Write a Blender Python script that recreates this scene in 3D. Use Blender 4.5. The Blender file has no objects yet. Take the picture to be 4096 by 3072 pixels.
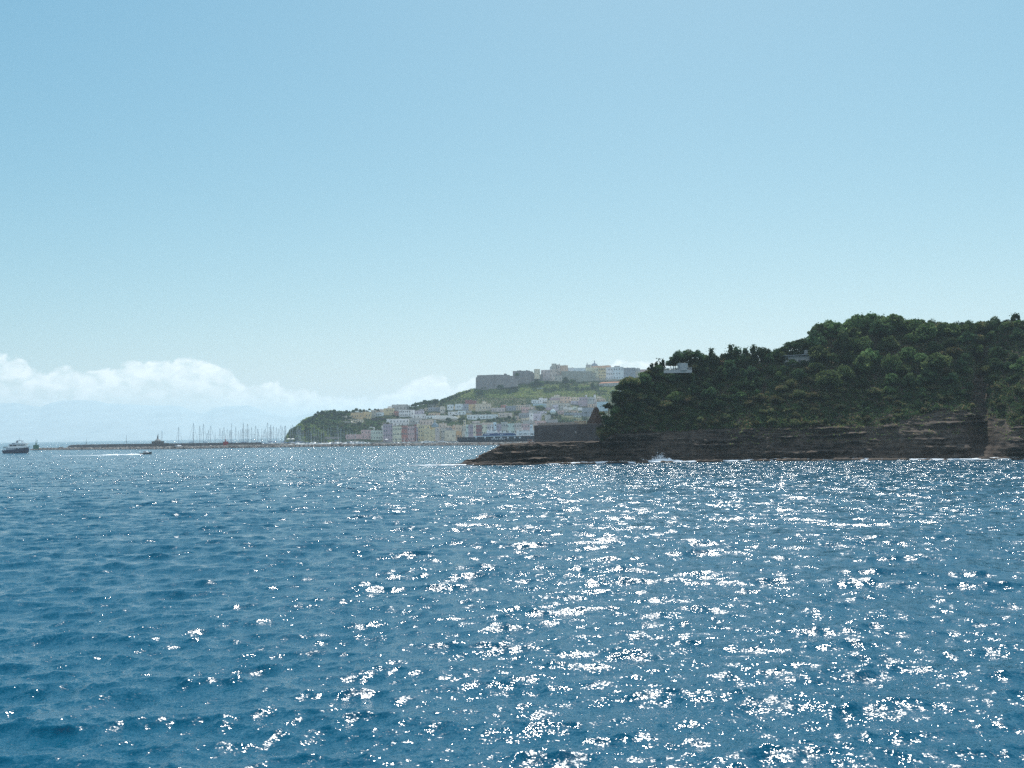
import bpy, math, random
import numpy as np
from mathutils import Vector, Matrix, noise as mnoise

random.seed(7); RNG = np.random.default_rng(11)
scene = bpy.context.scene
COL = scene.collection
R = math.radians

# ------------------------------------------------------------------ camera
F = 3900.0                      # focal length in photograph pixels (4096 wide)
CAMH = 13.0                     # deck height above the sea
ROLL = R(0.95)
PITCH = math.atan(198*math.cos(ROLL)/F)
fwd = Vector((0, math.cos(PITCH), math.sin(PITCH)))
up0 = Vector((0, -math.sin(PITCH), math.cos(PITCH)))
rt0 = Vector((1, 0, 0))
rt = rt0*math.cos(ROLL) - up0*math.sin(ROLL)
up = up0*math.cos(ROLL) + rt0*math.sin(ROLL)
cam_d = bpy.data.cameras.new('camera'); cam = bpy.data.objects.new('camera', cam_d); COL.objects.link(cam)
cam_d.sensor_width = 36.0; cam_d.lens = 36.0*F/4096
cam_d.clip_start = 0.5; cam_d.clip_end = 120000
m = Matrix((( rt.x, up.x, -fwd.x, 0), (rt.y, up.y, -fwd.y, 0), (rt.z, up.z, -fwd.z, CAMH), (0, 0, 0, 1)))
cam.matrix_world = m
scene.camera = cam
RT, UP, FW = (np.array(v) for v in (rt, up, fwd))
def ray(px, py):
    px = np.asarray(px, float); py = np.asarray(py, float)
    d = (px[..., None]-2048)/F*RT + (1536-py[..., None])/F*UP + FW
    return d/d[..., 1:2]
def U(px, py, D):                # the world point seen at a photograph pixel at forward distance D
    return np.array([0, 0, CAMH]) + ray(px, py)*np.asarray(D, float)[..., None]
def seaD(px, py):                # forward distance of the sea surface at a pixel
    d = ray(px, py); return -CAMH/d[..., 2]
def HZ(px): return 1734 - (np.asarray(px, float)-2048)*math.tan(ROLL)   # horizon row
def proj(P):
    P = np.asarray(P, float) - np.array([0, 0, CAMH])
    w = P@FW; return 2048 + F*(P@RT)/w, 1536 - F*(P@UP)/w

# ------------------------------------------------------------------ light
SUN_EL, SUN_AZ = R(53), R(12)    # azimuth to the right of the view
w = bpy.data.worlds.new('World'); scene.world = w; w.use_nodes = True
nt = w.node_tree; nt.nodes.clear()
def N(t, typ, **kw):
    n = t.nodes.new(typ)
    for k, v in kw.items():
        if isinstance(k, str) and k.startswith('i_'): n.inputs[k[2:]].default_value = v
        else: setattr(n, k, v)
    return n
def mth(t, op, a, b=None, c=None, clamp=False):
    n = t.nodes.new('ShaderNodeMath'); n.operation = op; n.use_clamp = clamp
    for i, v in enumerate((a, b, c)):
        if v is None: continue
        if isinstance(v, (int, float)): n.inputs[i].default_value = v
        else: t.links.new(v, n.inputs[i])
    return n.outputs[0]
sky = N(nt, 'ShaderNodeTexSky', sky_type='NISHITA', sun_disc=False, sun_elevation=SUN_EL, sun_rotation=SUN_AZ,
        altitude=10, air_density=1.0, dust_density=0.6, ozone_density=2.0)
hs = N(nt, 'ShaderNodeVectorMath', operation='MULTIPLY'); hs.inputs[1].default_value = (0.70, 1.05, 0.96)
nt.links.new(sky.outputs[0], hs.inputs[0])
sp_ = N(nt, 'ShaderNodeSeparateXYZ'); nt.links.new(hs.outputs[0], sp_.inputs[0]); cb_ = N(nt, 'ShaderNodeCombineXYZ')
for i_, (gm, ref, tgt) in enumerate(((1.3, 5.78, 8.7), (0.75, 9.3, 8.5), (0.5, 10.5, 8.8))):      # tone of this day's air: bluer aloft, pale at the horizon
    nt.links.new(mth(nt, 'MULTIPLY', mth(nt, 'POWER', mth(nt, 'MULTIPLY', sp_.outputs[i_], 1/ref), gm), tgt), cb_.inputs[i_])
tc = N(nt, 'ShaderNodeTexCoord')
sep = N(nt, 'ShaderNodeSeparateXYZ'); nt.links.new(tc.outputs['Generated'], sep.inputs[0])
az = mth(nt, 'MULTIPLY', mth(nt, 'ARCTAN2', sep.outputs[0], sep.outputs[1]), 57.2958)
el = mth(nt, 'MULTIPLY', mth(nt, 'ARCSINE', sep.outputs[2]), 57.2958)
azn = mth(nt, 'MULTIPLY_ADD', az, 1/60.0, 0.5)
cv = N(nt, 'ShaderNodeFloatCurve'); nt.links.new(azn, cv.inputs['Value'])
tops = [(-700, 1480), (-300, 1440), (0, 1456), (90, 1462), (125, 1512), (180, 1515), (247, 1488), (310, 1500), (420, 1500), (470, 1488), (520, 1461), (635, 1463), (735, 1446),
        (820, 1455), (915, 1475), (945, 1525), (990, 1545), (1105, 1538), (1180, 1560), (1290, 1584), (1450, 1588), (1560, 1575), (1640, 1525), (1700, 1500), (1780, 1492), (1800, 1545),
        (1860, 1525), (1900, 1500), (1960, 1560), (2200, 1590), (2420, 1478), (2480, 1440), (2620, 1438), (2700, 1470), (2900, 1590), (4096, 1600)]
c = cv.mapping.curves[0]
pts = [((math.degrees(math.atan((x-2048)/F))/60+.5), math.degrees((HZ(x)-y)/F)/6.0) for x, y in tops]
c.points[0].location = (0, pts[0][1]); c.points[1].location = (1, 0.2)
for q in pts: c.points.new(*q)
for q in c.points: q.handle_type = 'VECTOR'
cv.mapping.update()
etop = mth(nt, 'MULTIPLY', cv.outputs[0], 6.0)
cmb = N(nt, 'ShaderNodeCombineXYZ'); nt.links.new(az, cmb.inputs[0]); nt.links.new(mth(nt, 'MULTIPLY', el, 1.5), cmb.inputs[1])
nz = N(nt, 'ShaderNodeTexNoise'); nz.inputs['Scale'].default_value = 0.9; nz.inputs['Detail'].default_value = 8; nz.inputs['Roughness'].default_value = 0.62; nz.inputs['Distortion'].default_value = 0.35
nt.links.new(cmb.outputs[0], nz.inputs['Vector'])
n2 = N(nt, 'ShaderNodeTexNoise'); n2.inputs['Scale'].default_value = 1.0; n2.inputs['Detail'].default_value = 6; n2.inputs['Distortion'].default_value = 0.5
vm = N(nt, 'ShaderNodeVectorMath', operation='ADD'); vm.inputs[1].default_value = (17, 5, 3); nt.links.new(cmb.outputs[0], vm.inputs[0]); nt.links.new(vm.outputs[0], n2.inputs['Vector'])
h = mth(nt, 'SUBTRACT', etop, el)
h = mth(nt, 'ADD', h, mth(nt, 'MULTIPLY', mth(nt, 'SUBTRACT', nz.outputs[0], 0.5), 1.3))
edge = mth(nt, 'MULTIPLY', h, 5.0, clamp=True)
body = mth(nt, 'MULTIPLY_ADD', n2.outputs[0], 3.4, -1.15, clamp=True)     # holes and grey undersides
low = mth(nt, 'MULTIPLY', h, -0.33); low = mth(nt, 'ADD', low, 1.35, clamp=True)   # thins out to haze below
mask = mth(nt, 'MULTIPLY', mth(nt, 'MULTIPLY', edge, low), mth(nt, 'MULTIPLY_ADD', body, 0.75, 0.25))
CLOUD_MAX = 0.75
mask = mth(nt, 'MULTIPLY', mask, CLOUD_MAX)
mix = N(nt, 'ShaderNodeMix', data_type='RGBA'); nt.links.new(mask, mix.inputs['Factor'])
nt.links.new(cb_.outputs[0], mix.inputs[6]); mix.inputs[7].default_value = (14.5, 14.2, 14.0, 1)
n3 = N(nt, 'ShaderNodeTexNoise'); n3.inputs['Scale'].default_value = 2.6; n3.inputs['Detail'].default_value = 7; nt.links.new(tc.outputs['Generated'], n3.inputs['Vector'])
back = mth(nt, 'MULTIPLY_ADD', sep.outputs[1], -2.2, -0.2, clamp=True)      # unseen bright clouds behind the ship, added to lift light on camera-facing walls
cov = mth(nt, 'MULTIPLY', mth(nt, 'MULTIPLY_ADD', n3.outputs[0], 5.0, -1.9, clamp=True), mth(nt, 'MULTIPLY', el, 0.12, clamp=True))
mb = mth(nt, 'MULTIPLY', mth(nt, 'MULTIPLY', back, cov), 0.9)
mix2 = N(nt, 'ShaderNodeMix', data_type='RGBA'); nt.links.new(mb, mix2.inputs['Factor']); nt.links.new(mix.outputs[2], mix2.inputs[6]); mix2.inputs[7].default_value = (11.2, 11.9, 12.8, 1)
bg = N(nt, 'ShaderNodeBackground'); bg.inputs['Strength'].default_value = 0.10
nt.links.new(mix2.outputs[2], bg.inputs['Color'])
wo = N(nt, 'ShaderNodeOutputWorld'); nt.links.new(bg.outputs[0], wo.inputs[0])
sd = bpy.data.lights.new('sun', 'SUN'); sun = bpy.data.objects.new('sun', sd); COL.objects.link(sun)
sd.energy = 5.0; sd.angle = R(0.5); sd.color = (1, 0.96, 0.89)
sdir = Vector((math.sin(SUN_AZ)*math.cos(SUN_EL), math.cos(SUN_AZ)*math.cos(SUN_EL), math.sin(SUN_EL)))
sun.rotation_euler = sdir.to_track_quat('Z', 'Y').to_euler()
vs = scene.view_settings; vs.view_transform = 'Standard'; vs.look = 'None'; vs.gamma = 1; vs.exposure = 0.0
scene.cycles.use_denoising = False; w.cycles.sampling_method = 'NONE'
scene.cycles.max_bounces = 6; scene.cycles.diffuse_bounces = 3; scene.cycles.glossy_bounces = 2
scene.cycles.transmission_bounces = 2; scene.cycles.volume_bounces = 1; scene.cycles.sample_clamp_indirect = 3
scene.cycles.caustics_reflective = False; scene.cycles.caustics_refractive = False

# ------------------------------------------------------------------ materials
MATS = {}
def rgb(*c): return (c[0], c[1], c[2], 1)
def mat(name, col, rough=0.9, var=0.0, scale=1.0, col2=None, bump=0.0, bscale=None, spec=0.3, metal=0.0, vec='Object', stretch=(1, 1, 1), detail=5):
    if name in MATS: return MATS[name]
    M = bpy.data.materials.new(name); M.use_nodes = True; t = M.node_tree; p = t.nodes['Principled BSDF']
    p.inputs['Roughness'].default_value = rough; p.inputs['Specular IOR Level'].default_value = spec; p.inputs['Metallic'].default_value = metal
    p.inputs['Base Color'].default_value = rgb(*col)
    tcn = t.nodes.new('ShaderNodeTexCoord'); mp = t.nodes.new('ShaderNodeMapping'); mp.inputs['Scale'].default_value = stretch
    if vec == 'World':
        g = t.nodes.new('ShaderNodeNewGeometry'); t.links.new(g.outputs['Position'], mp.inputs[0])
    else: t.links.new(tcn.outputs[vec], mp.inputs[0])
    if col2 is not None or var:
        nn = t.nodes.new('ShaderNodeTexNoise'); nn.inputs['Scale'].default_value = scale; nn.inputs['Detail'].default_value = detail; nn.inputs['Roughness'].default_value = 0.6
        t.links.new(mp.outputs[0], nn.inputs['Vector'])
        mx = t.nodes.new('ShaderNodeMix'); mx.data_type = 'RGBA'
        c2 = col2 or tuple(x*(1-var) for x in col)
        mx.inputs[6].default_value = rgb(*col); mx.inputs[7].default_value = rgb(*c2)
        f = mth(t, 'MULTIPLY_ADD', nn.outputs[0], 3.0, -1.0, clamp=True)
        t.links.new(f, mx.inputs['Factor']); t.links.new(mx.outputs[2], p.inputs['Base Color'])
    if bump:
        nb = t.nodes.new('ShaderNodeTexNoise'); nb.inputs['Scale'].default_value = bscale or scale; nb.inputs['Detail'].default_value = 6
        t.links.new(mp.outputs[0], nb.inputs['Vector'])
        b = t.nodes.new('ShaderNodeBump'); b.inputs['Strength'].default_value = 1; b.inputs['Distance'].default_value = bump
        t.links.new(nb.outputs[0], b.inputs['Height']); t.links.new(b.outputs[0], p.inputs['Normal'])
    MATS[name] = M; return M

# ------------------------------------------------------------------ mesh helpers
def mesh_np(name, V, faces, k=4, smooth=False, mats=(), midx=None):
    me = bpy.data.meshes.new(name)
    V = np.ascontiguousarray(V, dtype=np.float32).reshape(-1, 3); Fa = np.ascontiguousarray(faces, dtype=np.int32).reshape(-1, k)
    me.vertices.add(len(V)); me.vertices.foreach_set('co', V.ravel())
    me.loops.add(Fa.size); me.loops.foreach_set('vertex_index', Fa.ravel())
    me.polygons.add(len(Fa)); me.polygons.foreach_set('loop_start', np.arange(0, Fa.size, k, dtype=np.int32))
    me.polygons.foreach_set('loop_total', np.full(len(Fa), k, dtype=np.int32))
    if midx is not None: me.polygons.foreach_set('material_index', np.asarray(midx, dtype=np.int32))
    if smooth: me.polygons.foreach_set('use_smooth', np.ones(len(Fa), dtype=bool))
    for mm in mats: me.materials.append(mm)
    me.update(calc_edges=True); me.validate(); return me
def grid_faces(nr, nc, wrap=False):
    i = np.arange((nr-1))[:, None]*nc; j = np.arange(nc if wrap else nc-1)[None, :]; j2 = (j+1) % nc
    return np.stack([i+j, i+j2, i+nc+j2, i+nc+j], -1).reshape(-1, 4)
def link(name, me, parent=None, loc=None, rotz=None, scale=None):
    o = bpy.data.objects.new(name, me); COL.objects.link(o)
    if parent is not None: o.parent = parent
    if loc is not None: o.location = loc
    if rotz is not None: o.rotation_euler = (0, 0, rotz)
    if scale is not None: o.scale = scale if hasattr(scale, '__len__') else (scale,)*3
    return o
def tag(o, label=None, cat=None, group=None, kind=None):
    if label: o['label'] = label
    if cat: o['category'] = cat
    if group: o['group'] = group
    if kind: o['kind'] = kind
    return o
def empty(name, loc=(0, 0, 0), rotz=0.0, scale=1.0):
    o = bpy.data.objects.new(name, None); COL.objects.link(o); o.location = loc; o.rotation_euler = (0, 0, rotz); o.empty_display_size = 1
    o.scale = scale if hasattr(scale, '__len__') else (scale,)*3
    return o
def copy_tree(o, parent=None):
    c = o.copy(); COL.objects.link(c)
    if parent is not None: c.parent = parent
    for ch in list(KIDS.get(o.name, ())): copy_tree(ch, c)
    return c
KIDS = {}
def kid(name, me, parent, **kw):
    o = link(name, me, parent, **kw); KIDS.setdefault(parent.name, []).append(o); return o
class MB:                        # mesh builder: boxes, prisms, tubes, lathes
    def __init__(s): s.v = []; s.f = []; s.m = []
    def add(s, v, f, m=0):
        b = len(s.v); s.v += [tuple(map(float, x)) for x in v]; s.f += [tuple(b+i for i in q) for q in f]; s.m += [m]*len(f); return s
    def box(s, x0, x1, y0, y1, z0, z1, m=0):
        return s.add([(x0, y0, z0), (x1, y0, z0), (x1, y1, z0), (x0, y1, z0), (x0, y0, z1), (x1, y0, z1), (x1, y1, z1), (x0, y1, z1)],
                     [(0, 3, 2, 1), (4, 5, 6, 7), (0, 1, 5, 4), (1, 2, 6, 5), (2, 3, 7, 6), (3, 0, 4, 7)], m)
    def prism(s, poly, y0, y1, m=0):      # poly in x,z, extruded along y
        n = len(poly)
        return s.add([(x, y0, z) for x, z in poly]+[(x, y1, z) for x, z in poly],
                     [tuple(range(n)), tuple(range(2*n-1, n-1, -1))]+[(i, i+n, (i+1) % n+n, (i+1) % n) for i in range(n)], m)
    def rings(s, rings, m=0, closed=True, caps=True):
        n = len(rings[0]); v = [p for r in rings for p in r]; f = []
        for i in range(len(rings)-1):
            for j in range(n if closed else n-1): f.append((i*n+j, i*n+(j+1) % n, (i+1)*n+(j+1) % n, (i+1)*n+j))
        if caps: f += [tuple(range(n-1, -1, -1)), tuple((len(rings)-1)*n+j for j in range(n))]
        return s.add(v, f, m)
    def lathe(s, prof, cx=0, cy=0, n=12, m=0):
        return s.rings([[(cx+r*math.cos(2*math.pi*k/n), cy+r*math.sin(2*math.pi*k/n), z) for k in range(n)] for r, z in prof], m)
    def tube(s, a, b, r0, r1=None, n=6, m=0):
        r1 = r0 if r1 is None else r1; a = Vector(a); b = Vector(b); d = (b-a).normalized()
        u = d.orthogonal().normalized(); w_ = d.cross(u)
        return s.rings([[tuple(p+(u*math.cos(2*math.pi*k/n)+w_*math.sin(2*math.pi*k/n))*r) for k in range(n)] for p, r in ((a, r0), (b, r1))], m)
    def mesh(s, name, mats, smooth=False):
        me = bpy.data.meshes.new(name); me.from_pydata(s.v, [], s.f)
        for mm in (mats if isinstance(mats, (list, tuple)) else [mats]): me.materials.append(mm)
        me.polygons.foreach_set('material_index', s.m)
        if smooth: me.polygons.foreach_set('use_smooth', [True]*len(s.f))
        me.update(); return me
def fbm(X, Y, Z=0.0, scale=1.0, octv=4, seed=0):     # cheap smooth pseudo noise in numpy, about -1..1
    r = np.random.default_rng(seed); out = 0; amp = 1.0; tot = 0; fq = 1.0/scale
    for o in range(octv):
        s_ = 0
        for k in range(4):
            a = r.normal(size=3); a /= np.linalg.norm(a); a *= fq*r.uniform(.7, 1.4)*2*math.pi
            s_ = s_ + np.sin(X*a[0]+Y*a[1]+Z*a[2]+r.uniform(0, 6.28)+1.3*np.sin(X*a[1]*.7-Y*a[0]*.6+Z*a[2]*.5+o))
        out = out + amp*s_/2.2; tot += amp; amp *= .55; fq *= 2.05
    return out/tot

# ------------------------------------------------------------------ sea
def build_sea():
    nth, nr = 1250, 1500
    th = np.linspace(-R(42), R(42), nth); lr = np.linspace(math.log(24), math.log(2600), nr)
    rr = np.exp(lr)[:, None]; X = rr*np.sin(th)[None]; Y = rr*np.cos(th)[None]
    dr = rr*(lr[1]-lr[0]); Z = np.zeros_like(X); DX = np.zeros_like(X); DY = np.zeros_like(X)
    g = np.random.default_rng(5)
    for i in range(72):
        L = 22.0*(0.5/22.0)**(i/71.0)
        ang = R(-72)+g.normal()*R(34 if L > 3 else 48)
        k = 2*math.pi/L; kx, ky = k*math.cos(ang), k*math.sin(ang)
        slope = 0.012 if L > 8 else (0.046 if L > 3.5 else 0.068)
        a = slope/k*g.uniform(.6, 1.3)
        fade = np.clip((L/dr-2.5)/3.0, 0, 1)
        grp = 0.7+0.6*np.sin(X*kx*.13+Y*ky*.11+g.uniform(0, 6.28)+np.sin(X*.011*i*.1+Y*.017))
        ph = X*kx+Y*ky+g.uniform(0, 6.28); A = a*fade*grp
        Z += A*np.cos(ph); DX -= .9*A*np.sin(ph)*math.cos(ang); DY -= .9*A*np.sin(ph)*math.sin(ang)
    fe = np.clip(np.minimum((lr-lr[0]), (lr[-1]-lr))*6, 0, 1)[:, None]
    Z *= fe; DX *= fe; DY *= fe
    V = np.stack([X+DX, Y+DY, Z], -1).reshape(-1, 3); Fc = grid_faces(nr, nth)
    # far sheet and the sea around the ship: butted to the rim of the fan
    b = len(V); ths = th; far = [4000, 7000, 12000, 20000, 29000]
    rows = [np.stack([q*np.sin(ths), q*np.cos(ths), 0*ths], -1) for q in far]
    V = np.concatenate([V]+rows); idx = [np.arange((nr-1)*nth, nr*nth)]+[b+i*nth+np.arange(nth) for i in range(len(far))]
    ex = [np.stack([idx[i][:-1], idx[i][1:], idx[i+1][1:], idx[i+1][:-1]], -1) for i in range(len(far))]
    # inner disc and the arc behind
    b = len(V); V = np.concatenate([V, [[0, 0, 0]]]); tri = np.stack([np.full(nth-1, b), np.arange(1, nth), np.arange(nth-1), np.full(nth-1, b)], -1)
    tb = np.linspace(R(42), 2*math.pi-R(42), 60); b2 = len(V)
    V = np.concatenate([V, np.stack([29000*np.sin(tb), 29000*np.cos(tb), 0*tb], -1)])
    me = mesh_np('water', V, np.concatenate([Fc]+ex), 4, True)
    # triangles as a second little mesh joined through bmesh is costly: the remainder is a sheet of its own
    o = link('water', me); tag(o, kind='structure')
    V2 = np.concatenate([[[0, 0, 0]], np.stack([29000*np.sin(tb), 29000*np.cos(tb), 0*tb], -1), np.stack([24*np.sin(th), 24*np.cos(th), 0*th], -1)])
    f2 = [(0, i+1, i) for i in range(1, 60)]+[(0, 61+i, 62+i) for i in range(nth-1)]
    # winding: make everything face up
    me2 = bpy.data.meshes.new('water_aft'); me2.from_pydata(V2.tolist(), [], [(a, c_, b_) for a, b_, c_ in f2]); me2.update()
    if me2.polygons[0].normal.z < 0: me2.flip_normals()
    M = bpy.data.materials.new('sea_water'); M.use_nodes = True; t = M.node_tree; p = t.nodes['Principled BSDF']
    p.inputs['Base Color'].default_value = (0.003, 0.080, 0.142, 1); p.inputs['Roughness'].default_value = 0.17; p.inputs['IOR'].default_value = 1.333
    geo = t.nodes.new('ShaderNodeNewGeometry')
    def nv(scale, amp, stretch=(1, 1, 1), detail=2):
        mp = t.nodes.new('ShaderNodeMapping'); mp.inputs['Scale'].default_value = stretch; mp.inputs['Rotation'].default_value = (0, 0, R(12))
        t.links.new(geo.outputs['Position'], mp.inputs[0])
        n = t.nodes.new('ShaderNodeTexNoise'); n.inputs['Scale'].default_value = scale; n.inputs['Detail'].default_value = detail; n.inputs['Roughness'].default_value = .6
        t.links.new(mp.outputs[0], n.inputs['Vector'])
        s1 = t.nodes.new('ShaderNodeVectorMath'); s1.operation = 'SUBTRACT'; s1.inputs[1].default_value = (.5, .5, .5); t.links.new(n.outputs['Color'], s1.inputs[0])
        s2 = t.nodes.new('ShaderNodeVectorMath'); s2.operation = 'MULTIPLY'; t.links.new(s1.outputs[0], s2.inputs[0])
        if isinstance(amp, tuple): s2.inputs[1].default_value = amp
        else: t.links.new(amp, s2.inputs[1])
        return s2.outputs[0]
    rn = t.nodes.new('ShaderNodeTexNoise'); rn.inputs['Scale'].default_value = .7; rn.inputs['Detail'].default_value = 3; t.links.new(geo.outputs['Position'], rn.inputs['Vector'])
    t.links.new(mth(t, 'MAXIMUM', mth(t, 'MULTIPLY_ADD', rn.outputs[0], .75, -.2), .11), p.inputs['Roughness'])
    # distance from the ship's position blends the unmodelled wavelengths in (world space, geometric level of detail of the mesh)
    ln = t.nodes.new('ShaderNodeVectorMath'); ln.operation = 'LENGTH'; t.links.new(geo.outputs['Position'], ln.inputs[0])
    lod = mth(t, 'MULTIPLY_ADD', ln.outputs['Value'], 1/300.0, -0.12, clamp=True)
    def combine(s):
        c_ = t.nodes.new('ShaderNodeCombineXYZ'); a_ = mth(t, 'MULTIPLY', lod, s); t.links.new(a_, c_.inputs[0]); t.links.new(a_, c_.inputs[1]); return c_.outputs[0]
    a1s = t.nodes.new('ShaderNodeCombineXYZ'); a1m = mth(t, 'MULTIPLY_ADD', lod, -0.15, 0.92)
    t.links.new(a1m, a1s.inputs[0]); t.links.new(a1m, a1s.inputs[1])
    a1 = nv(8.0, a1s.outputs[0], (1, 1.2, 1), 1)
    a4 = nv(2.8, (0.78, 0.78, 0.0), (1, 1.5, 1), 2)
    a2 = nv(1.0, combine(2.3), (1, 1.3, 1), 1)
    a3 = nv(0.22, combine(1.9), (1, 1.3, 1), 1)
    pn = t.nodes.new('ShaderNodeTexNoise'); pn.inputs['Scale'].default_value = .02; pn.inputs['Detail'].default_value = 4
    t.links.new(geo.outputs['Position'], pn.inputs['Vector'])
    gust = mth(t, 'MULTIPLY_ADD', pn.outputs[0], 1.1, 0.48)
    sm = t.nodes.new('ShaderNodeVectorMath'); sm.operation = 'ADD'; t.links.new(a1, sm.inputs[0]); t.links.new(a2, sm.inputs[1])
    sm2 = t.nodes.new('ShaderNodeVectorMath'); sm2.operation = 'ADD'; t.links.new(sm.outputs[0], sm2.inputs[0]); t.links.new(a3, sm2.inputs[1])
    sm3 = t.nodes.new('ShaderNodeVectorMath'); sm3.operation = 'ADD'; t.links.new(sm2.outputs[0], sm3.inputs[0]); t.links.new(a4, sm3.inputs[1]); sm2 = sm3
    sg = t.nodes.new('ShaderNodeVectorMath'); sg.operation = 'SCALE'; t.links.new(sm2.outputs[0], sg.inputs[0]); t.links.new(gust, sg.inputs['Scale'])
    sa = t.nodes.new('ShaderNodeVectorMath'); sa.operation = 'ADD'; t.links.new(sg.outputs[0], sa.inputs[0]); t.links.new(geo.outputs['Normal'], sa.inputs[1])
    sn = t.nodes.new('ShaderNodeVectorMath'); sn.operation = 'NORMALIZE'; t.links.new(sa.outputs[0], sn.inputs[0])
    t.links.new(sn.outputs[0], p.inputs['Normal'])
    me.materials.append(M); me2.materials.append(M)
    tag(link('water', me2), kind='structure')
build_sea()
# ------------------------------------------------------------------ far mountains
def interp(x, pts): xs, ys = zip(*pts); return np.interp(x, xs, ys)
def build_mountains():
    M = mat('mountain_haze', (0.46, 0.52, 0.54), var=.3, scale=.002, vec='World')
    for nm, D, pts, z in (('mountains', 17500, [(-900, 1690), (-300, 1640), (-60, 1612), (60, 1612), (110, 1620), (160, 1626), (200, 1612), (250, 1602), (300, 1599), (360, 1603), (430, 1612), (520, 1618), (600, 1622), (680, 1622), (720, 1625), (760, 1640), (800, 1655),
                     (830, 1648), (860, 1632), (900, 1627), (950, 1622), (1000, 1622), (1040, 1635), (1075, 1650), (1120, 1660), (1170, 1668), (1230, 1655), (1262, 1648), (1300, 1665), (1400, 1700), (1700, 1722), (2100, 1728), (2600, 1722), (3500, 1700), (4600, 1690)], 0),):
        px = np.arange(-900, 4600, 8.0); top = interp(px, pts)+2.5*fbm(px, 0, 0, 160, 4, 3)
        nv = 14; t = np.linspace(0, 1, nv)
        rows = []
        for q in t:
            py = HZ(px)+2-(HZ(px)+2-top)*q; D_ = D*(1+.22*q)+120*fbm(px, q*500, 0, 400, 3, 9)*(q > 0)
            rows.append(U(px, py, D_))
        rows[0][:, 2] = -2
        back = rows[-1].copy(); back[:, 1] *= 1.1; back[:, 0] *= 1.1; back[:, 2] = -2; rows.append(back)
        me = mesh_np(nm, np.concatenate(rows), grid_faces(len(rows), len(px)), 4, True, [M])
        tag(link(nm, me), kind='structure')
build_mountains()

# ------------------------------------------------------------------ rock + earth materials
def rock_mat():
    M = bpy.data.materials.new('tuff_rock'); M.use_nodes = True; t = M.node_tree; p = t.nodes['Principled BSDF']; p.inputs['Roughness'].default_value = .95; p.inputs['Specular IOR Level'].default_value = .15
    g = t.nodes.new('ShaderNodeNewGeometry')
    mp = t.nodes.new('ShaderNodeMapping'); mp.inputs['Scale'].default_value = (.04, .04, 1.3); mp.inputs['Rotation'].default_value = (0, R(-1.5), 0); t.links.new(g.outputs['Position'], mp.inputs[0])
    n = t.nodes.new('ShaderNodeTexNoise'); n.inputs['Scale'].default_value = 1.0; n.inputs['Detail'].default_value = 7; n.inputs['Roughness'].default_value = .7; t.links.new(mp.outputs[0], n.inputs['Vector'])
    n2 = t.nodes.new('ShaderNodeTexNoise'); n2.inputs['Scale'].default_value = .35; n2.inputs['Detail'].default_value = 8; t.links.new(g.outputs['Position'], n2.inputs['Vector'])
    cr = t.nodes.new('ShaderNodeValToRGB'); e = cr.color_ramp.elements
    e[0].position = .3; e[0].color = (.032, .025, .022, 1); e[1].position = .72; e[1].color = (.15, .112, .085, 1)
    x = e.new(.5); x.color = (.075, .058, .047, 1)
    f = mth(t, 'MULTIPLY_ADD', n2.outputs[0], .7, -.35); f = mth(t, 'ADD', n.outputs[0], f); t.links.new(f, cr.inputs[0])
    t.links.new(cr.outputs[0], p.inputs['Base Color'])
    b = t.nodes.new('ShaderNodeBump'); b.inputs['Distance'].default_value = .5; b.inputs['Strength'].default_value = .8; t.links.new(f, b.inputs['Height']); t.links.new(b.outputs[0], p.inputs['Normal'])
    return M
ROCK = rock_mat()

# ------------------------------------------------------------------ headland terrain
SHORE = [(1715, 1863), (1850, 1861), (2050, 1857), (2400, 1852), (2700, 1847), (3000, 1843), (3400, 1840), (3800, 1838), (4096, 1835), (4700, 1830)]
CLIFF = [(1700, 1860), (1760, 1858), (1845, 1856), (1860, 1842), (1905, 1838), (1925, 1822), (1945, 1812), (1975, 1801), (1990, 1788), (2030, 1779), (2137, 1774), (2300, 1770), (2400, 1768), (2440, 1738), (2600, 1728), (2900, 1712), (3200, 1706), (3500, 1700), (3640, 1672), (3760, 1638), (3880, 1634), (3960, 1655), (4050, 1700), (4200, 1705), (4700, 1700)]
CREST = [(1700, 1860), (1760, 1857), (1845, 1854), (1860, 1841), (1905, 1836), (1925, 1820), (1945, 1810), (1975, 1799), (1990, 1786), (2030, 1777), (2137, 1772), (2300, 1768), (2395, 1766), (2405, 1720), (2440, 1690), (2458, 1630), (2475, 1585), (2510, 1545), (2560, 1535), (2620, 1490), (2700, 1482),
         (2760, 1478), (2850, 1470), (2950, 1450), (3050, 1450), (3140, 1445), (3236, 1425), (3258, 1365), (3300, 1345), (3400, 1330), (3560, 1315), (3700, 1325), (3850, 1325), (3950, 1315), (4096, 1315), (4400, 1310), (4700, 1310)]
def shore_py(px): return interp(px, SHORE)
def gully(px): return np.exp(-((np.asarray(px, float)-3925)/46.0)**2)
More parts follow.
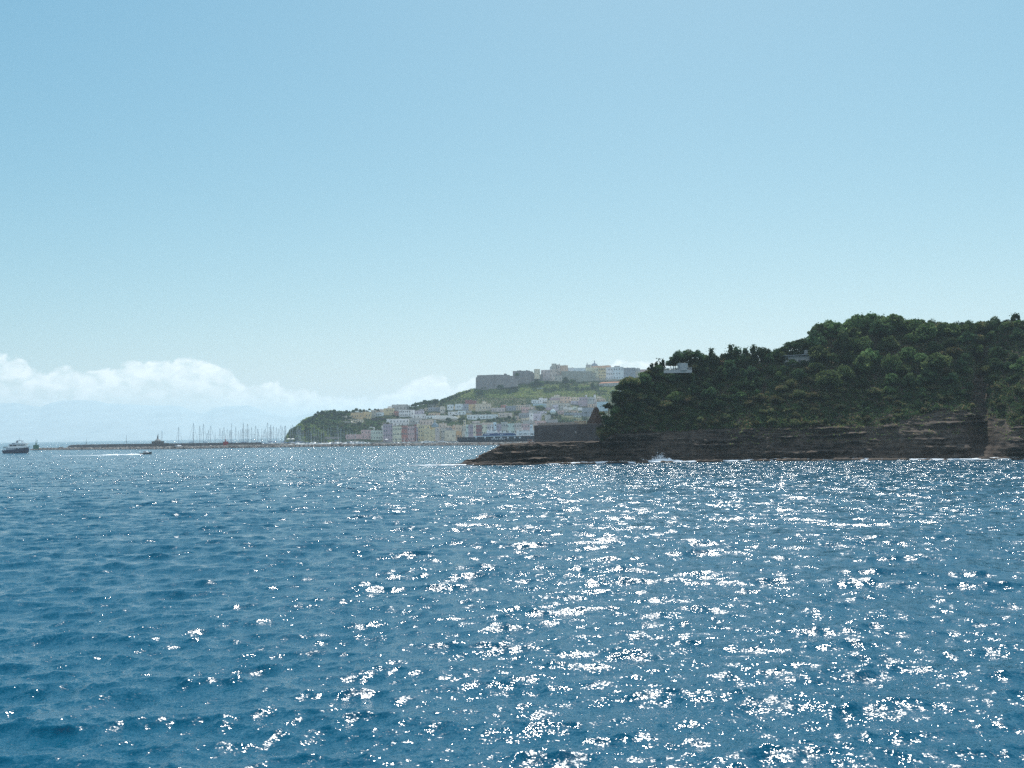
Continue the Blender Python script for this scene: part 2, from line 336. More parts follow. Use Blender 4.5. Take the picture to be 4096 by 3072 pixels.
def headD(px, py, raw=False):
    """forward distance of the headland's skin at a photograph pixel"""
    px = np.asarray(px, float); py = np.asarray(py, float)
    S, Cf, T = shore_py(px), interp(px, CLIFF), interp(px, CREST)
    D0 = seaD(px, S)
    a = np.clip((S-py)/np.maximum(S-Cf, 1), 0, 1); b = np.clip((Cf-py)/np.maximum(Cf-T, 1), 0, 1.3)
    hcl = (S-Cf)/9.5
    flat = interp(px, [(1850, .25), (1990, .35), (2400, .4), (2700, .6), (4700, .8)])
    D = D0+hcl*flat*(0.25*a+.75*a*a)+np.clip(b, 0, 1)*(Cf-T)/9.5*interp(px, [(2400, .3), (2520, .4), (2620, 1.0), (3200, 1.4)])+np.clip(b-1, 0, 1)*150
    D = D+gully(px)*14*np.clip((S-py)/60, 0, 1)*np.clip(1.5-b, 0, 1)
    right = 1/(1+np.exp(-(px-4010-(1840-py)*.12)/10)); D = D-right*9*np.clip((S-py)/40, 0, 1)
    return D
def build_headland():
    px = np.concatenate([np.arange(1715, 4250, 2.6), np.arange(4250, 4700, 9)]); S, T = shore_py(px), interp(px, CREST)
    nr = 300; t = np.linspace(0, 1, nr); rows = []
    base = U(px, S, seaD(px, S)); low = base.copy(); low[:, 2] = -5; low[:, 1] -= 1.5; rows.append(low)
    for q in t:
        py = S+(T-S)*q; P = U(px, py, headD(px, py)); rows.append(P)
    P = np.stack(rows)                      # rows, cols, xyz
    # strata: the face steps back along gently dipping beds
    G = P[1:]; D = G[..., 1].copy(); z = G[..., 2].copy(); X = G[..., 0]
    zs = z-.020*X+1.1*fbm(X, 0, 0, 60, 3, 21)+.35*fbm(X, z*0, 0, 9, 3, 22)
    Cz = U(px, interp(px, CLIFF), headD(px, interp(px, CLIFF)))[:, 2]
    rocky = np.clip((Cz[None]+3-z)/4, 0, 1)
    for bed, amp, ph in ((3.1, 1.5, .3), (1.15, .6, 0), (.45, .22, .6)):
        fr = (zs/bed+ph) % 1.0; # vertical face then ledge
        st = np.clip((fr-.80)/.20, 0, 1)-fr
        bl = .30+1.15*fbm(X, z*3.5, 0, 34, 3, int(bed*100))
        D = D+st*bed*amp*1.5*np.clip(bl, 0.0, 1.5)*rocky
    D = D+(1.5*fbm(X, z, 0, 22, 4, 31)+.75*fbm(X, z*1.6, 0, 4.5, 3, 33)+.3*fbm(X, z*2, 0, 1.6, 2, 34))*np.clip(z/2, .25, 1)
    D = D+3.0*fbm(X, z, 0, 55, 3, 35)*np.clip((z-6)/10, 0, 1)
    # keep each vertex at its height: move horizontally only
    G[..., 0] += (D-G[..., 1])*.0; G[..., 1] = D
    G[..., 2] = z+.22*fbm(X, D, 0, 3, 3, 40)*np.clip(z, 0, 1)
    global HG, HPX
    HG, HPX = G, px
    last = P[-1]
    pl = []
    wf = interp(px, [(1850, .03), (1905, .1), (1990, .2), (2137, .5), (2440, 1)])
    for dd, dz in ((6, .6), (14, 1.0), (30, 1.0), (60, 0), (100, -3)):
        q = last.copy(); q[:, 1] += dd*wf; q[:, 0] *= q[:, 1]/last[:, 1]; q[:, 2] += dz*np.clip((last[:, 2]-14)/20, 0, 1); pl.append(q)
    q = pl[-1].copy(); q[:, 1] += 25; q[:, 2] = -4; pl.append(q)
    V = np.concatenate([P.reshape(-1, 3)]+pl); me = mesh_np('headland', V, grid_faces(nr+1+len(pl), len(px)), 4, False, [ROCK])
    tag(link('headland', me), kind='structure')
    # offlying flat rocks awash west of the point
    g = np.random.default_rng(3)
    for i, (a, b, h) in enumerate(sorted(((1722, 1768, .9), (1764, 1812, .7), (1826, 1842, .5), (1858, 1990, 1.1), (1980, 2130, 1.2), (2120, 2290, 1.1), (2300, 2390, .8), (3770, 3800, .5), (2420, 2520, .9), (2530, 2600, 1.3), (2640, 2700, .8), (2780, 2900, 1.1), (2930, 2975, .6), (3000, 3090, .9), (3110, 3240, 1.3), (3250, 3300, .8), (3330, 3470, 1.4), (3480, 3650, 1.0), (3680, 3740, .7), (3930, 4060, 1.2), (4040, 4180, .9)))):
        n = 40; u = np.linspace(a, b, n); yy = interp(u, SHORE)+ (3.0 if i > 2 else 0.5); Dn = seaD(u, yy); hh = h*np.clip(np.minimum(u-a, b-u)/9, 0, 1)*(.75+.35*fbm(u, 0, 0, 40, 3, i+50))
        B0 = U(u, yy, Dn); V = []
        for dy, k in ((0, -.5), (0, .55), (.5, .8), (3, 1.0), (5, .9), (6, -.5)):
            q = B0.copy(); q[:, 1] += dy; q[:, 2] = k*hh if k > 0 else -.4; V.append(q)
        me = mesh_np('rock_shelf', np.concatenate(V), grid_faces(6, n), 4, False, [ROCK]); o = link('rock_shelf', me)
        tag(o, f'dark flat rock shelf awash at the foot of the headland, {ORD[i]} from left', 'rock', 'rock shelves awash along the shore')
    V_ = []; F_ = []; b0 = 0                     # broken rock at the waterline belongs to the shore itself
    for k in range(420):
        x = g.uniform(1880, 4240); y = float(shore_py(x)); D = float(seaD(x, y))+g.uniform(-1.6, .8); r = g.uniform(.25, 1.0)*(1.6 if g.random() < .12 else 1); p = U(x, y, D); V, Fq = lump(700+k % 9, 6, 8, .45)
        V_.append(V*np.array([r*g.uniform(1, 2.4), r, r*.75])+np.array([p[0], D, g.uniform(-.1, .4)])); F_.append(Fq+b0); b0 += len(V)
    tag(link('shore_rubble', mesh_np('shore_rubble', np.concatenate(V_), np.concatenate(F_), 4, False, [ROCK])), kind='stuff')
    # single boulders on the shore ledges
    for i, (x, y, r) in enumerate(((3567, 1788, 1.1), (2985, 1815, .9), (2870, 1822, .9), (3340, 1828, .8), (3290, 1832, .6), (3080, 1827, .7))):
        D = float(headD(x, y+4)); p = U(x, y+3, D)
        V, Fq = lump(90+i, 10, 14); me = mesh_np('boulder', V, Fq, 4, True, [ROCK]); o = link('boulder', me, loc=p, scale=(r, r, r*.8))
        tag(o, f'dark rounded boulder, {ORD[sorted([3567, 2985, 2870, 3340, 3290, 3080]).index(x)]} from the left on the ledges at the waterline', 'boulder', 'boulders on the shore ledges')
ORD = ['first', 'second', 'third', 'fourth', 'fifth', 'sixth', 'seventh', 'eighth', 'ninth', 'tenth', 'eleventh', 'twelfth', 'thirteenth', 'fourteenth', 'fifteenth', 'sixteenth', 'seventeenth', 'eighteenth', 'nineteenth', 'twentieth']
ORD += ['twenty-'+w_ for w_ in ORD[:9]]+['thirtieth']+['thirty-'+w_ for w_ in ORD[:9]]+['fortieth']+['forty-'+w_ for w_ in ORD[:9]]+['fiftieth']+['fifty-'+w_ for w_ in ORD[:9]]
def lump(seed, nu=10, nv=14, amp=.28):
    th = np.linspace(0.02, math.pi-.02, nu)[:, None]; ph = np.linspace(0, 2*math.pi, nv, endpoint=False)[None]
    x, y, z = np.sin(th)*np.cos(ph), np.sin(th)*np.sin(ph), np.cos(th)+0*ph
    r = 1+amp*fbm(x, y, z, 2.2, 3, seed); V = np.stack([x*r, y*r, z*r], -1).reshape(-1, 3)
    return V, grid_faces(nu, nv, True)
build_headland()

# ------------------------------------------------------------------ quay wall on the point
def wall_mat():
    M = bpy.data.materials.new('stone_blocks'); M.use_nodes = True; t = M.node_tree; p = t.nodes['Principled BSDF']; p.inputs['Roughness'].default_value = .9
    tc_ = t.nodes.new('ShaderNodeTexCoord'); mp = t.nodes.new('ShaderNodeMapping'); mp.inputs['Rotation'].default_value = (R(90), 0, 0); t.links.new(tc_.outputs['Object'], mp.inputs[0])
    br = t.nodes.new('ShaderNodeTexBrick'); br.inputs['Scale'].default_value = 1; br.inputs['Brick Width'].default_value = 1.1; br.inputs['Row Height'].default_value = .45; br.inputs['Mortar Size'].default_value = .02
    br.inputs['Color1'].default_value = (.085, .082, .088, 1); br.inputs['Color2'].default_value = (.12, .115, .115, 1); br.inputs['Mortar'].default_value = (.08, .08, .08, 1)
    t.links.new(mp.outputs[0], br.inputs['Vector'])
    n = t.nodes.new('ShaderNodeTexNoise'); n.inputs['Scale'].default_value = .25; n.inputs['Detail'].default_value = 8; t.links.new(tc_.outputs['Object'], n.inputs['Vector'])
    mx = t.nodes.new('ShaderNodeMix'); mx.data_type = 'RGBA'; mx.blend_type = 'MULTIPLY'; mx.inputs[0].default_value = 1
    t.links.new(br.outputs[0], mx.inputs[6]); f = mth(t, 'MULTIPLY_ADD', n.outputs[0], 1.6, .2); cc = t.nodes.new('ShaderNodeCombineXYZ'); [t.links.new(f, cc.inputs[k]) for k in range(3)]
    t.links.new(cc.outputs[0], mx.inputs[7]); t.links.new(mx.outputs[2], p.inputs['Base Color'])
    return M
STONE = wall_mat()
def build_quay_wall():
    D0 = 452; a = U(2137, 1768, D0); bq = U(2410, 1766, D0-6); zt0 = U(2137, 1703, D0)[2]; zt1 = U(2410, 1694, D0-6)[2]
    L = math.hypot(bq[0]-a[0], bq[1]-a[1]); ang = math.atan2(bq[1]-a[1], bq[0]-a[0]); h = zt0-a[2]
    e = empty('quay_wall', (a[0], a[1], a[2]-3), ang); tag(e, 'dark stone-block quay wall with parapet on the rocky point', 'wall')
    b = MB(); b.prism([(0, 0), (L, 0), (L, 3+h+.35), (0, 3+h)], 0, 9); kid('wall_body', b.mesh('wall_body', STONE), e)
    b = MB(); b.prism([(0, 3+h), (L, 3+h+.35), (L, 3+h+.5), (0, 3+h+.15)], -.15, 1.0); kid('coping', b.mesh('coping', mat('coping_stone', (.34, .31, .29), var=.3)), e)
    b = MB(); x1 = L*.62; b.box(.8, x1, 7.5, 8.6, 3+h, 3+h+1.35); kid('parapet', b.mesh('parapet', mat('parapet_stone', (.46, .40, .35), var=.4, scale=.8)), e)
    b = MB(); b.box(L, L+16, 3, 12, -1, 3+h-4); kid('buttress', b.mesh('buttress', STONE), e)
    # tuff wedge standing on the wall
    w0 = U(2378, 1696, D0+2); V = []; 
    prof = [(0, 6.2, 3.2), (1.5, 5.4, 3.0), (4, 3.8, 2.4), (6.6, 2.3, 1.6), (8.0, 1.2, 1.0), (8.2, .5, .5)]
    b = MB(); n = 14; rg = []
    for i, (z, rx, ry) in enumerate(prof):
        rg.append([((rx/1.6)*math.cos(2*math.pi*k/n)*(1+.12*math.sin(k*2.3+i))+.12*z, ry*math.sin(2*math.pi*k/n)*(1+.1*math.cos(k*3.1+i*2)), z) for k in range(n)])
    b.rings(rg); o = link('tuff_pinnacle', b.mesh('tuff_pinnacle', mat('red_tuff', (.12, .078, .062), var=.45, scale=.7, bump=.3)), loc=w0-np.array([0, 0, .3]))
    tag(o, 'tall reddish-brown wedge of rock standing on the right end of the quay wall', 'rock')
    # cream kiosk and poles on the wall
    k0 = U(2329, 1697, D0+5); e = empty('kiosk', k0+np.array([0, 0, -.4])); tag(e, 'small low cream building on the quay wall left of the rock wedge', 'building')
    CRM = mat('cream_plaster', (.62, .52, .38), var=.25, scale=1.2)
    b = MB(); b.box(-3.6, 1.8, -1, 2, 0, 1.9); kid('wall', b.mesh('kiosk_wall', CRM), e)
    b = MB(); b.box(-3.8, 2.0, -1.2, 2.2, 1.9, 2.1); kid('roof', b.mesh('kiosk_roof', mat('pale_slab', (.66, .63, .58))), e)
    for x, s in ((2.4, 1), (1.1, 1)):
        p = k0+np.array([x, -2.2, -.4]); b = MB(); b.tube((0, 0, 0), (0, 0, 2.6), .07); o = link('post', b.mesh('post', mat('dark_post', (.06, .05, .05))), loc=p)
        tag(o, ('right' if x > 2 else 'left')+' one of two thin dark posts in front of the cream building on the quay', 'post', 'posts on the quay')
    # low white buildings peeping over the wall
    for (x0, x1, y0, y1, c, lb) in ((2192, 2231, 1678, 1686, (.62, .63, .62), 'long low white flat-roofed shed just behind the quay wall parapet'), (2278, 2302, 1689, 1697, (.5, .48, .45), 'low pale rubble heap wall behind the quay wall')):
        D = D0+25; p = U((x0+x1)/2, y1+8, D); wd = (x1-x0)*D/F; ht = (y1+8-y0)*D/F
        e = empty('shed', p); tag(e, lb, 'shed'); b = MB(); b.box(-wd/2, wd/2, 0, 4, -2, ht); kid('wall', b.mesh('shed_wall', mat('shed_'+str(x0), c, var=.2)), e)
        b = MB(); b.box(-wd/2-.1, wd/2+.1, -.1, 4.1, ht, ht+.15); kid('roof', b.mesh('shed_roof', mat('pale_slab', (.66, .63, .58))), e)
build_quay_wall()
# ------------------------------------------------------------------ vegetation
def leaf_mat(name, col, var=.8, trans=.45, rough=.6):
    M = bpy.data.materials.new(name); M.use_nodes = True; t = M.node_tree; t.nodes.clear()
    oi = t.nodes.new('ShaderNodeObjectInfo'); g = t.nodes.new('ShaderNodeNewGeometry')
    n = t.nodes.new('ShaderNodeTexNoise'); n.inputs['Scale'].default_value = .55; n.inputs['Detail'].default_value = 4; t.links.new(g.outputs['Position'], n.inputs['Vector'])
    v = mth(t, 'MULTIPLY_ADD', n.outputs[0], 1.6, .15); v = mth(t, 'MULTIPLY', v, mth(t, 'MULTIPLY_ADD', oi.outputs['Random'], var, 1-var/2))
    hsv = t.nodes.new('ShaderNodeHueSaturation'); hsv.inputs['Color'].default_value = rgb(*[c_*1.8 for c_ in col]); t.links.new(v, hsv.inputs['Value'])
    t.links.new(mth(t, 'MULTIPLY_ADD', oi.outputs['Random'], .05, .475), hsv.inputs['Hue'])
    d = t.nodes.new('ShaderNodeBsdfDiffuse'); tr = t.nodes.new('ShaderNodeBsdfTranslucent'); mx = t.nodes.new('ShaderNodeMixShader'); mx.inputs[0].default_value = trans
    t.links.new(hsv.outputs[0], d.inputs[0]); t.links.new(hsv.outputs[0], tr.inputs[0]); t.links.new(d.outputs[0], mx.inputs[1]); t.links.new(tr.outputs[0], mx.inputs[2])
    o = t.nodes.new('ShaderNodeOutputMaterial'); t.links.new(mx.outputs[0], o.inputs[0]); return M
LM = dict(broad=[leaf_mat('leaf_green', (.072, .105, .042)), leaf_mat('leaf_bright', (.10, .135, .055)), leaf_mat('leaf_deep', (.035, .065, .022))],
          dark=[leaf_mat('leaf_evergreen', (.032, .055, .026)), leaf_mat('leaf_olive', (.055, .08, .035)), leaf_mat('leaf_darkest', (.018, .033, .018))],  # three evergreen leaf tints, the last the darkest, mixed at random
          scrub=[leaf_mat('leaf_maquis', (.07, .08, .035)), leaf_mat('leaf_dry', (.13, .10, .055)), leaf_mat('leaf_dull', (.04, .055, .026))])
LM['feather'] = LM['dark']; LM['pine'] = LM['dark']; LM['mead'] = [leaf_mat('leaf_meadow', (.13, .17, .05)), leaf_mat('leaf_reed', (.17, .20, .07)), LM['broad'][0]]
BARK = mat('bark', (.10, .075, .055), var=.4, scale=3)
def quads(C, Nn, size, g, flat=.6):
    """leaf-sized quads at centres C with rough normals Nn"""
    n = len(C); Nn = Nn+g.normal(size=(n, 3))*flat; Nn /= np.linalg.norm(Nn, axis=1)[:, None]+1e-9
    a = np.cross(Nn, g.normal(size=(n, 3))); a /= np.linalg.norm(a, axis=1)[:, None]+1e-9; b = np.cross(Nn, a)
    s = (size*g.uniform(.55, 1.3, n))[:, None]; s2 = s*g.uniform(.45, .9, n)[:, None]
    return np.stack([C-a*s-b*s2, C+a*s-b*s2*.6, C+a*s*.8+b*s2, C-a*s*.7+b*s2], 1).reshape(-1, 3)
def crown_mesh(kind, seed, nleaf=2600, leaf=.068):
    g = np.random.default_rng(seed); C = []; Nn = []; T = []
    if kind in ('broad', 'dark', 'scrub', 'mead'): nb = 22; sx, sz = (.70, .72) if kind != 'scrub' else (.8, .42)
    elif kind == 'pine': nb = 14; sx, sz = .8, .22
    else: nb = 12; sx, sz = .30, .75
    per = nleaf//nb
    for b in range(nb):
        if kind == 'feather':
            q = g.uniform(-1, 1); c = np.array([g.normal()*.26*(1-q*.45), g.normal()*.26*(1-q*.45), q*sz]); r = .20*(1.15-.55*q)*np.array([1, 1, 1.6])
        else:
            v = g.normal(size=3); v /= np.linalg.norm(v); v[2] = abs(v[2])*1.35-.62; c = v*np.array([sx, sx, sz])*g.uniform(.55, .95); c = c*g.choice([.8, 1.0, 1.22], p=[.3, .45, .25]); r = np.array([1, 1, .8])*g.uniform(.14, .42)
        d = g.normal(size=(per, 3)); d /= np.linalg.norm(d, axis=1)[:, None]; rr = (g.uniform(.55, 1.12, per)[:, None]**.6)*(1+.35*(g.random(per)[:, None] < .12))
        C.append(c+d*r*rr); Nn.append(d); T.append(np.full(per, b % 3 if g.random() < .6 else 0))
    if kind == 'feather':
        k = 60; d = np.stack([g.normal(0, .22, k), g.normal(0, .22, k), g.uniform(.5, 1.05, k)], 1); C.append(d); Nn.append(g.normal(size=(k, 3))); T.append(np.zeros(k))
    C = np.concatenate(C); Nn = np.concatenate(Nn); T = np.concatenate(T).astype(int)
    T = np.where(g.random(len(T)) < .2, g.integers(0, 3, len(T)), T)
    V = quads(C, Nn, leaf, g); return mesh_np('crown_'+kind, V, np.arange(len(V)).reshape(-1, 4), 4, False, LM[kind], T)
def trunk_mesh(seed, tall=1.0):
    g = random.Random(seed); b = MB(); p = Vector((0, 0, -1.2)); r = .085
    top = Vector((g.uniform(-.08, .08), g.uniform(-.08, .08), -.35))
    b.tube(p, top, r, r*.7, 7)
    for k in range(4):
        a = k*1.6+g.uniform(-.3, .3); e1 = top+Vector((math.cos(a)*.32, math.sin(a)*.32, g.uniform(.25, .5))); b.tube(top, e1, r*.5, r*.25, 5)
        e2 = e1+Vector((math.cos(a+.5)*.2, math.sin(a+.5)*.2, .3)); b.tube(e1, e2, r*.25, r*.1, 4)
    return b.mesh('trunk', BARK, True)
CROWNS = {k: [crown_mesh(k, 100*i+7*j) for j in range(4)] for i, k in enumerate(('broad', 'dark', 'scrub', 'feather', 'pine', 'mead'))}
SMALL = {k: [crown_mesh(k, 900+100*i+7*j, 420, .15) for j in range(3)] for i, k in enumerate(('broad', 'dark', 'pine', 'feather', 'scrub'))}
TRUNKS = [trunk_mesh(i) for i in range(3)]
PLANTS = []                      # (thing, px, zone, description) – labelled together once all stand
def plant(kind, base, centre, r, zone, small=False, sq=1.0, name=None):
    """base: foot on the ground, centre: middle of the crown, r: crown radius"""
    g = random; nm = name or {'broad': 'broadleaf_tree', 'dark': 'evergreen_tree', 'scrub': 'bush', 'feather': 'conifer_tree', 'pine': 'pine_tree', 'mead': 'bush'}[kind]
    base = np.asarray(base, float); centre = np.asarray(centre, float); e = empty(nm, base, 0)
    lib = (SMALL if small else CROWNS)[kind]; a = g.uniform(0, 6.28); off = centre-base
    c = kid('crown', g.choice(lib), e, loc=off, rotz=a, scale=(r*g.uniform(.85, 1.3), r*g.uniform(.8, 1.2), r*sq*g.uniform(.75, 1.15)))
    hh = max(off[2]+r*.25, .4)
    t = kid('trunk', g.choice(TRUNKS), e, loc=(off[0]*.5, off[1]*.5, hh*.86), rotz=a, scale=(max(r, 1)*.8, max(r, 1)*.8, hh*.86/1.2+.15))
    PLANTS.append((e, float(proj(centre)[0]), zone, kind)); return e
def skin(px, t):
    i = int(np.clip(np.searchsorted(HPX, px), 1, len(HPX)-1)); j = int(np.clip(t*(len(HG)-1), 0, len(HG)-1)); return HG[j, i]
def t_of(px, py): S, T = shore_py(px), interp(px, CREST); return float((S-py)/(S-T))
def hzone(px, py):
    if px < 2470: return 'at the left cliff corner'
    if px < 2660: return 'left of the cabin'
    if px < 2850: return 'by the round cabin'
    if px < 3120: return 'between cabin and villa'
    if px < 3260: return 'by the villa'
    if px < 3500: return 'right of the villa'
    if px < 3720: return 'in the tall wood'
    if px < 3900: return 'left of the gully'
    return 'right of the gully'
def plant_headland():
    crest = [(2408, 1640, 15, 'scrub'), (2434, 1604, 23, 'dark'), (2420, 1652, 20, 'dark'), (2468, 1552, 26, 'dark'), (2488, 1521, 28, 'dark'), (2520, 1510, 28, 'dark'), (2546, 1509, 26, 'dark'), (2572, 1486, 26, 'dark'), (2592, 1468, 22, 'scrub'), (2606, 1450, 22, 'feather'), (2644, 1443, 34, 'feather'),
             (2668, 1470, 24, 'scrub'), (2694, 1412, 30, 'dark'), (2722, 1394, 32, 'dark'), (2757, 1387, 36, 'dark'), (2792, 1392, 30, 'dark'), (2816, 1412, 28, 'broad'), (2684, 1432, 24, 'dark'), (2702, 1424, 24, 'dark'), (2776, 1422, 26, 'dark'), (2800, 1428, 24, 'dark'), (2748, 1412, 22, 'dark'), (2847, 1398, 30, 'feather'), (2872, 1418, 28, 'scrub'), (2900, 1414, 28, 'feather'), (2926, 1384, 36, 'feather'), (2952, 1390, 32, 'feather'), (2985, 1398, 34, 'feather'),
             (3012, 1388, 32, 'feather'), (3042, 1377, 34, 'dark'), (3076, 1396, 30, 'dark'), (3106, 1386, 30, 'dark'), (3136, 1378, 34, 'dark'), (3162, 1352, 34, 'dark'), (3197, 1337, 42, 'dark'), (3238, 1346, 38, 'dark'), (3215, 1385, 22, 'broad'), (3182, 1390, 26, 'dark'), (3225, 1398, 22, 'dark'), (2735, 1424, 22, 'dark'), (2762, 1430, 22, 'dark'),
             (3276, 1276, 46, 'broad'), (3312, 1267, 42, 'broad'), (3352, 1288, 42, 'broad'), (3402, 1260, 46, 'broad'), (3442, 1243, 52, 'broad'), (3484, 1243, 46, 'broad'), (3532, 1249, 52, 'broad'), (3582, 1254, 52, 'broad'), (3632, 1266, 46, 'broad'), (3682, 1279, 42, 'dark'),
             (3722, 1270, 40, 'dark'), (3762, 1283, 40, 'dark'), (3800, 1289, 38, 'broad'), (3834, 1278, 38, 'dark'), (3872, 1271, 40, 'dark'), (3912, 1267, 40, 'dark'), (3950, 1270, 36, 'dark'), (3982, 1259, 40, 'dark'), (4022, 1268, 38, 'dark'), (4060, 1258, 34, 'feather'), (4094, 1264, 40, 'dark'), (4140, 1268, 44, 'dark'), (4190, 1266, 44, 'dark'), (4240, 1270, 44, 'dark')]
    random.seed(5)
    for x, top, r, k in crest:
        T = float(interp(x, CREST)); cy = top+r*(.95 if k != 'feather' else 1.0)
        if cy > T: pt = skin(x, min(1, t_of(x, cy+r*.4))); D = pt[1]
        else: pt = HG[-1, int(np.clip(np.searchsorted(HPX, x), 0, len(HPX)-1))]; D = pt[1]+random.uniform(-1, 3)
        c = U(x, cy, D-.5); base = np.array([c[0], c[1], min(pt[2]+.3, c[2]-.5)])
        plant(k, base, c, r*D/F*(1.05 if k != 'feather' else 1.15), hzone(x, cy)+' on the skyline')
    g = np.random.default_rng(17); pts = []
    for n in range(9000):
        x = g.uniform(2400, 4240); Cf, T = float(interp(x, CLIFF)), float(interp(x, CREST)); y = g.uniform(T-5, Cf-4)
        if Cf-T < 12: continue
        big = 3250 < x < 3720 and y < 1560
        r = g.uniform(34, 62) if big else g.uniform(18, 38)
        lowish = (y-T)/(Cf-T)
        if lowish > .72: r *= .62
        if 2650 < x < 2765 and 1432 < y-r*.8 and y < 1500: continue          # the cabin stays clear
        if 3125 < x < 3258 and 1400 < y < 1455+r: continue
        if abs(x-3925) < 34 and y > 1420 and g.random() < .8: continue
        if 2440 < x < 2620 and y > 1670 and g.random() < .6: continue
        if all((x-a)**2+((y-b)*1.25)**2 > ((r+q)*.60)**2 for a, b, q in pts): pts.append((x, y, r))
        if len(pts) >= 262: break
    for x, y, r in pts:
        big = 3250 < x < 3720 and y < 1560+40*math.sin(x*.05)
        T, Cf = float(interp(x, CREST)), float(interp(x, CLIFF)); lowish = (y-T)/(Cf-T)
        if big: k = 'broad' if random.random() < .75 else 'dark'
        elif 3050 < x < 3430 and y > 1500: k = random.choices(('scrub', 'dark', 'broad'), (.75, .1, .15))[0]
        elif lowish > .6: k = 'scrub' if random.random() < .6 else 'dark'
        elif 2820 < x < 3020 and lowish < .35: k = 'feather' if random.random() < .6 else 'dark'
        else: k = random.choices(('dark', 'broad', 'scrub'), (.55, .2, .25))[0]
        pt = skin(x, t_of(x, y)); rm = r*pt[1]/F
        if k == 'feather': rm *= 1.3
        plant(k, pt+np.array([0, .3, -.2]), pt+np.array([0, -.5*rm, .6*rm]), rm, hzone(x, y)+(' low on the slope' if lowish > .6 else ' high on the slope' if lowish < .3 else ' halfway up'))
    for x, r in ((3142, 13), (3160, 17), (3182, 12), (3205, 16), (3228, 15), (3248, 20), (2668, 14), (2760, 16)):
        y = 1470 if x > 3000 else 1500; pt = skin(x, t_of(x, y)); rm = r*pt[1]/F; plant('broad' if x == 3160 else 'dark', pt, pt+np.array([0, -1.5, 1.2*rm]), rm, hzone(x, y)+' in front of the building')
    for x in np.arange(2500, 4250, 26):
        if 2650 < x < 2775 or 3125 < x < 3262: continue
        T = float(interp(x, CREST)); pt = HG[-1, int(np.searchsorted(HPX, x))]; r = random.uniform(18, 28)*(1.4 if 3250 < x < 3720 else 1); rm = r*pt[1]/F
        plant(random.choice(('dark', 'dark', 'scrub', 'broad')), pt+np.array([0, 1.5, -.2]), pt+np.array([0, 1.2, .75*rm]), rm, hzone(x, T)+' on the crest')
    for x in np.arange(2500, 3135, 20):
        if 2650 < x < 2775: continue
        pt = HG[-1, int(np.searchsorted(HPX, x))]; r = random.uniform(15, 24); rm = r*pt[1]/F
        plant(random.choice(('dark', 'scrub')), pt+np.array([0, .5, -.2]), pt+np.array([0, -.3, .25*rm]), rm, hzone(x, 1450)+' along the brow')
    for x in np.arange(3250, 4250, 30):
        pt = HG[-1, int(np.searchsorted(HPX, x))]; r = random.uniform(26, 38); rm = r*pt[1]/F
        plant(random.choice(('dark', 'broad', 'broad')), pt+np.array([0, .5, -.2]), pt+np.array([0, -.5, .12*rm]), rm, hzone(x, 1300)+' at the wood edge')
    # undergrowth: maquis covering the slope between the trees
    n = 120000; x = g.uniform(2398, 4300, n); T, Cf = interp(x, CREST), interp(x, CLIFF); S = shore_py(x)
    y = T-4+(Cf+3-T+4)*g.random(n)**.9
    dens = .5+.9*fbm(x, y*1.3, 0, 75, 4, 61); keep = g.random(n) < np.clip(dens+.35, .12, 1)*np.where(abs(x-3925) < 30, np.where(y > 1480, .12, .7), 1)*np.where((x < 2620) & (y > 1690), .4, 1)
    x, y = x[keep], y[keep]; n = len(x); T = interp(x, CREST); S = shore_py(x); tt = np.clip((S-y)/(S-T), 0, 1)
    i = np.clip(np.searchsorted(HPX, x), 1, len(HPX)-1); j = np.clip((tt*(len(HG)-1)).astype(int), 0, len(HG)-1); P = HG[j, i].astype(float)
    lump_ = .5+.5*fbm(P[:, 0], P[:, 2], P[:, 1], 5.0, 3, 71); h_ = np.clip(lump_, 0, 1)*1.6+.15
    P = P+np.stack([g.normal(0, .3, n), -.35*h_*g.random(n)-.1, h_*g.random(n)**.6], 1)
    V = quads(P, np.tile([0, -.5, .8], (n, 1)), .34, g, .8)
    tint = fbm(P[:, 0], P[:, 2], 0, 14, 3, 77); mi = np.where(tint > .25, 1, np.where(tint < -.25, 2, 0)); mi = np.where(g.random(n) < .2, g.integers(0, 3, n), mi)
    side = (P[:, 0] > 60)
    me = mesh_np('undergrowth', V, np.arange(len(V)).reshape(-1, 4), 4, False, LM['scrub']+LM['dark'][:1]+LM['broad'][2:], np.where(g.random(n) < .45, mi, 3+(g.random(n) < .4)))
    tag(link('undergrowth', me), kind='stuff')
    # grass tufts on the ledges
    n = 9000; x = g.uniform(2900, 4250, n); S, Cf = shore_py(x), interp(x, CLIFF); y = Cf+(S-Cf)*g.random(n)**2*.5
    kp = fbm(x, y*3, 0, 60, 3, 81) > .15; x, y = x[kp], y[kp]; n = len(x); i = np.clip(np.searchsorted(HPX, x), 1, len(HPX)-1); T = interp(x, CREST); S = shore_py(x); j = ((S-y)/(S-T)*(len(HG)-1)).astype(int)
    P = HG[j, i]+np.stack([0*x, -.1+0*x, g.uniform(0, .35, n)], 1); V = quads(P, np.tile([0, -.5, .8], (n, 1)), .2, g, .8)
    tag(link('ledge_grass', mesh_np('ledge_grass', V, np.arange(len(V)).reshape(-1, 4), 4, False, [LM['mead'][0], LM['scrub'][1]], g.integers(0, 2, n))), kind='stuff')
plant_headland()

